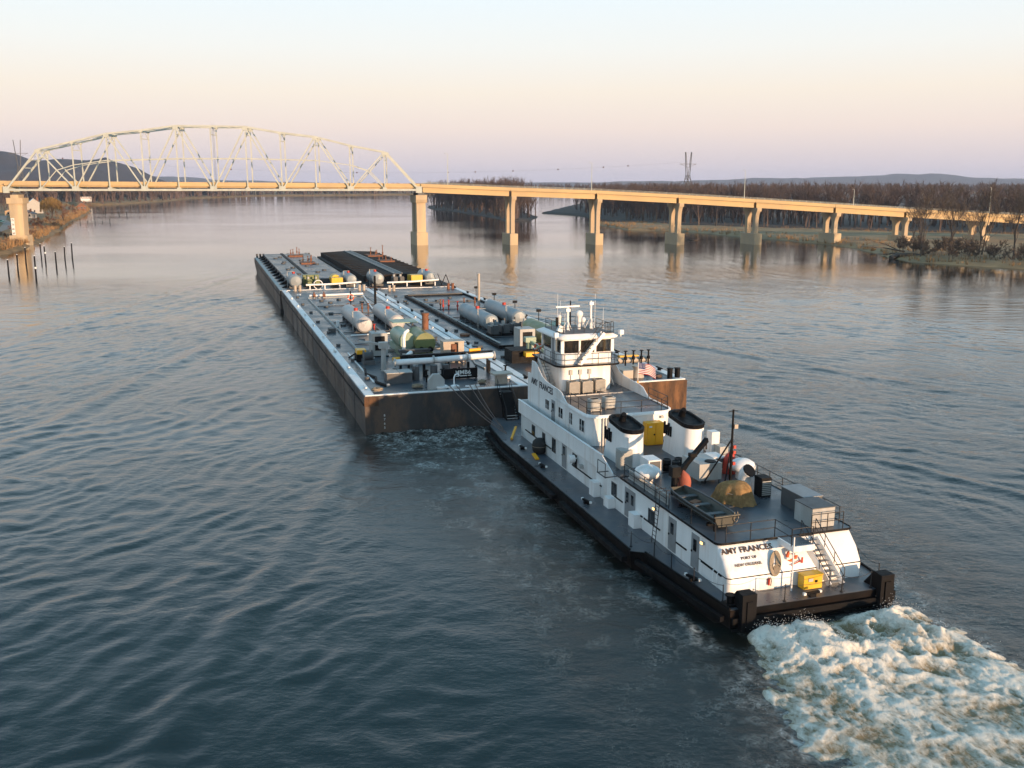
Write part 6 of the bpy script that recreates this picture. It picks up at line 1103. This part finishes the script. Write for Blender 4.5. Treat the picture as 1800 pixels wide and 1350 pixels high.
tp(tpn, 'tarpaulin', M['tarp'], lambda m: tarpm(m, .45, 9.9, D2, 1.02, 1.4, 3, 48, 14, .22)); tp(tpn, 'tie_rope', M['rope'], lambda m: m.torus((.45,9.9,D2+.72), .92, .03, 'z', 24, 5)); tp(tpn, 'pallet', M['dgrey'], lambda m: m.box(-.6,1.5,8.8,11.0,D2+.001,D2+.02))
rtp = tthing('covered_bundle', 'faded red tarpaulin bundle at the foot of the crane', 'tarpaulin', -1.9, 12.6, D2); tp(rtp, 'tarpaulin', M['redtarp'], lambda m: tarpm(m, -1.9, 12.6, D2, .45, 1.5, 5, 24, 10, .25))
rt2 = tthing('covered_bundle', 'red life vest bag hung by the mast behind the white box', 'bag', 3.3, 15.6, D2); tp(rt2, 'bag', M['red'], lambda m: tarpm(m, 3.3, 15.6, D2, .4, 1.6, 2, 20, 10, .05))
# skiff
sk = tthing('skiff', 'olive flat bottomed skiff stowed along the port side of the boat deck', 'skiff', -2.95, 8.2, D2)
def skf(m):
    st_ = [(5.2,.80,.62),(6.2,.86,.66),(8.5,.90,.70),(10.5,.78,.66),(11.6,.5,.55)]; V = []; z0 = D2+.18
    for v, hw, bw_ in st_: V += [(-2.95-hw,v,z0+.62),(-2.95-bw_*.8,v,z0+.02+(.25 if v > 11 else 0)),(-2.95+bw_*.8,v,z0+.02+(.25 if v > 11 else 0)),(-2.95+hw,v,z0+.62)]
    m.add(V, [(4*i+k, 4*i+k+1, 4*i+k+5, 4*i+k+4) for i in range(4) for k in range(3)], False); m.add([V[0],V[1],V[2],V[3]], [(0,1,2,3)]); m.add(V[16:20], [(3,2,1,0)])
tp(sk, 'hull', M['olive'], skf); tp(sk, 'gunwale', M['dgrey'], lambda m: [m.tube([(-2.95+s_*hw,v,D2+.82) for v, hw in ((5.2,.82),(6.2,.88),(8.5,.92),(10.5,.80),(11.6,.52))], .06, 6) for s_ in (-1,1)]); tp(sk, 'transom_rail', M['olive'], lambda m: (m.cyl((-3.8,5.15,D2+.86), (-2.05,5.15,D2+.9), .09, None, 8)))
[tp(sk, 'thwart', M['dgrey'], lambda m: m.box(-3.6,-2.3,v-.2,v+.2,D2+.55,D2+.61)) for v in (6.6,8.4,10.2)]; tp(sk, 'gear', M['rust'], lambda m: m.obox((-2.9,9.2,D2+.4), (.7,.5,.3), Matrix.Rotation(.4, 3, 'Z')))
[tp(sk, 'cradle', M['black'], lambda m: m.box(-3.7,-2.2,v-.06,v+.06,D2+.001,D2+.2)) for v in (6.2,9.8)]; tp(sk, 'post', M['black'], lambda m: m.cyl((-3.75,5.15,D2), (-3.75,5.15,D2+1.1), .07, None, 6)); tp(sk, 'painter_loop', M['rope'], lambda m: m.tube([(-2.4,5.15,D2+1.1),(-2.45,5.1,D2+.6),(-2.3,5.1,D2+.45),(-2.15,5.1,D2+.65),(-2.2,5.15,D2+1.1)], .03, 5))
gw = tthing('gangway', 'aluminium lattice gangway lying on its edge along the port railing', 'gangway', -4.2, 13.5, D2)
tp(gw, 'side_rail', M['lgrey'], lambda m: (m.bar((-4.2,10.4,D2+.06), (-4.2,16.6,D2+.06), .07, .09), m.bar((-4.2,10.4,D2+.66), (-4.2,16.6,D2+.66), .07, .09))); tp(gw, 'rung', M['lgrey'], lambda m: [m.box(-4.22,-4.18,10.45+k*.153,10.5+k*.153,D2+.1,D2+.62) for k in range(40)])
# stern gear: rope coil, ring, axe
rc = tthing('rope_coil', 'long coil of tan rope hung on the sloping white stern wall', 'rope', -1.35, 2.35, 2.6)
def coil(m):
    for k in range(9):
        w_ = .09+.035*k; L_ = .52+.018*k; P = [Vector((-1.35+w_*math.cos(a)*1.0+.18*math.sin(a), 2.36+.52*(L_*math.sin(a))-.13-.012*k, 2.72+L_*.95*math.sin(a))) for a in [2*math.pi*q/22 for q in range(23)]]; m.tube(P, .032, 5, False)
tp(rc, 'strand', M['rope'], coil); tp(rc, 'tie', M['rope'], lambda m: m.torus((-1.3,2.0,2.5), .22, .035, 'y', 14, 5))
life_ring('orange life ring on the sloping stern wall behind the white pole', -.15, 2.30, 3.0, 'y', .3); life_ring('orange life ring at the head of the port stair by the wheelhouse', -2.75, 40.6, D4+.75, 'y', .3); life_ring('orange life ring on the starboard wheelhouse railing', 3.1, 39.2, D4+.7, 'x', .3)
ax_ = tthing('fire_axe', 'red fire axe mounted on the sloping stern wall', 'axe', .1, 2.3, 2.62); tp(ax_, 'handle', M['red'], lambda m: m.bar((-.35,2.02,2.52), (.45,2.1,2.72), .05, .05)); tp(ax_, 'blade', M['red'], lambda m: m.obox((.45,2.1,2.72), (.1,.06,.34)))
fe = tthing('fire_extinguisher', 'small red extinguisher hung below the rope coil', 'extinguisher', -1.9, 1.9, 1.6); tp(fe, 'bottle', M['red'], lambda m: m.cyl((-1.9,1.86,1.55), (-1.9,1.86,1.95), .07, None, 10)); tp(fe, 'hose', M['black'], lambda m: m.tube([(-1.9,1.86,1.95),(-1.8,1.84,2.02),(-1.75,1.84,1.8),(-1.78,1.84,1.5)], .025, 5))
rl = tthing('covered_reel', 'black covered hose reel on the port main deck beside the house', 'reel', -5.0, 33.6, D1); tp(rl, 'cover', M['rubber'], lambda m: m.lathe([(0,0),(.45,.02),(.62,.25),(.68,.7),(.6,1.1),(.35,1.35),(0,1.42)], (-5.0,33.6,D1), 18)); tp(rl, 'tie_rope', M['rope'], lambda m: m.torus((-5.0,33.6,D1+.7), .68, .02, 'z', 18, 4))
# flag on the starboard side
fg = tthing('flag', 'american flag flying from a staff with a yellow stand on the starboard side', 'flag', 4.35, 33.6, D3)
tp(fg, 'staff', M['wlet'], lambda m: m.cyl((4.35,33.6,D3-1.2), (4.35,33.6,D3+2.6), .035, None, 6)); tp(fg, 'stand', M['oyellow'], lambda m: [m.bar((4.35,33.6,D3+.9), (4.35+a,33.6+b_,D3-.6), .06, .06) for a, b_ in ((-.35,-.2),(.35,-.2),(0,.4))])
def flagm(m):
    nx_, ny_ = 26, 13; L_, H_ = 1.7, 1.0; V = []
    for i in range(nx_+1):
        for j in range(ny_+1):
            x = i/nx_; y = j/ny_; V.append((4.38+L_*x*.93, 33.6+.13*math.sin(x*9+y*1.5)*x**.5-.25*x, D3+2.5-H_*y-.55*x*x*.9-.05*math.sin(x*8)*x))
    for j in range(ny_):
        for i in range(nx_):
            m.m = 2 if (j < 7 and i < 10) else (0 if j % 2 == 0 else 1); k = i*(ny_+1)+j; m.add([V[k], V[k+ny_+1], V[k+ny_+2], V[k+1]], [(0,1,2,3)], True)
    m.m = 1
    for r_ in range(5):
        for c_ in range(5): k = (1+2*c_)*(ny_+1)+1+r_; p = Vector(V[k]); m.add([p+Vector((-.025,-.012,-.025)), p+Vector((.025,-.012,-.025)), p+Vector((0,-.012,.03))], [(0,1,2)])
tp(fg, 'cloth', [mat('flag_red', (.30,.015,.025), .8, var=.05), mat('flag_white', (.72,.7,.68), .8, var=.03), mat('flag_blue', (.03,.04,.14), .8, var=.05)], flagm)
# stern lettering on the sloped wall
sl_a = math.atan2(3.25-2.45, D2-.1-3.0)
lt = tlet('AMY FRANCES', .50, M['sun_brown_letter'], tbt, -2.85, 2.88, 3.50, (R(90)-sl_a+.02, 0, 0), .008, 1.05); lt2 = tlet('PORT OF', .24, M['sun_brown_letter'], tbt, -2.9, 2.53, 3.12, (R(90)-sl_a+.02, 0, 0), .003, 1.05); lt3 = tlet('NEW ORLEANS.', .24, M['sun_brown_letter'], tbt, -3.05, 2.27, 2.83, (R(90)-math.atan2(.5,.8)+.02, 0, 0), .003, 1.05)
# ------------------------------------------------------------ haze over the whole place
hz = MB().box(-9500, 9500, -380, 11500, -1.6, 160).build('haze', None); hz.data.materials.clear(); stuff(hz); tag(hz, 'faint evening haze over the river valley', 'haze')
m = bpy.data.materials.new('haze_air'); m.use_nodes = True; n = m.node_tree; n.nodes.clear(); out_ = n.nodes.new('ShaderNodeOutputMaterial'); pv = n.nodes.new('ShaderNodeVolumePrincipled')
pv.inputs['Color'].default_value = (.66,.77,1.0,1); pv.inputs['Density'].default_value = HAZE; pv.inputs['Anisotropy'].default_value = 0.0; n.links.new(pv.outputs[0], out_.inputs['Volume']); hz.data.materials.append(m)
hz.display_type = 'WIRE'
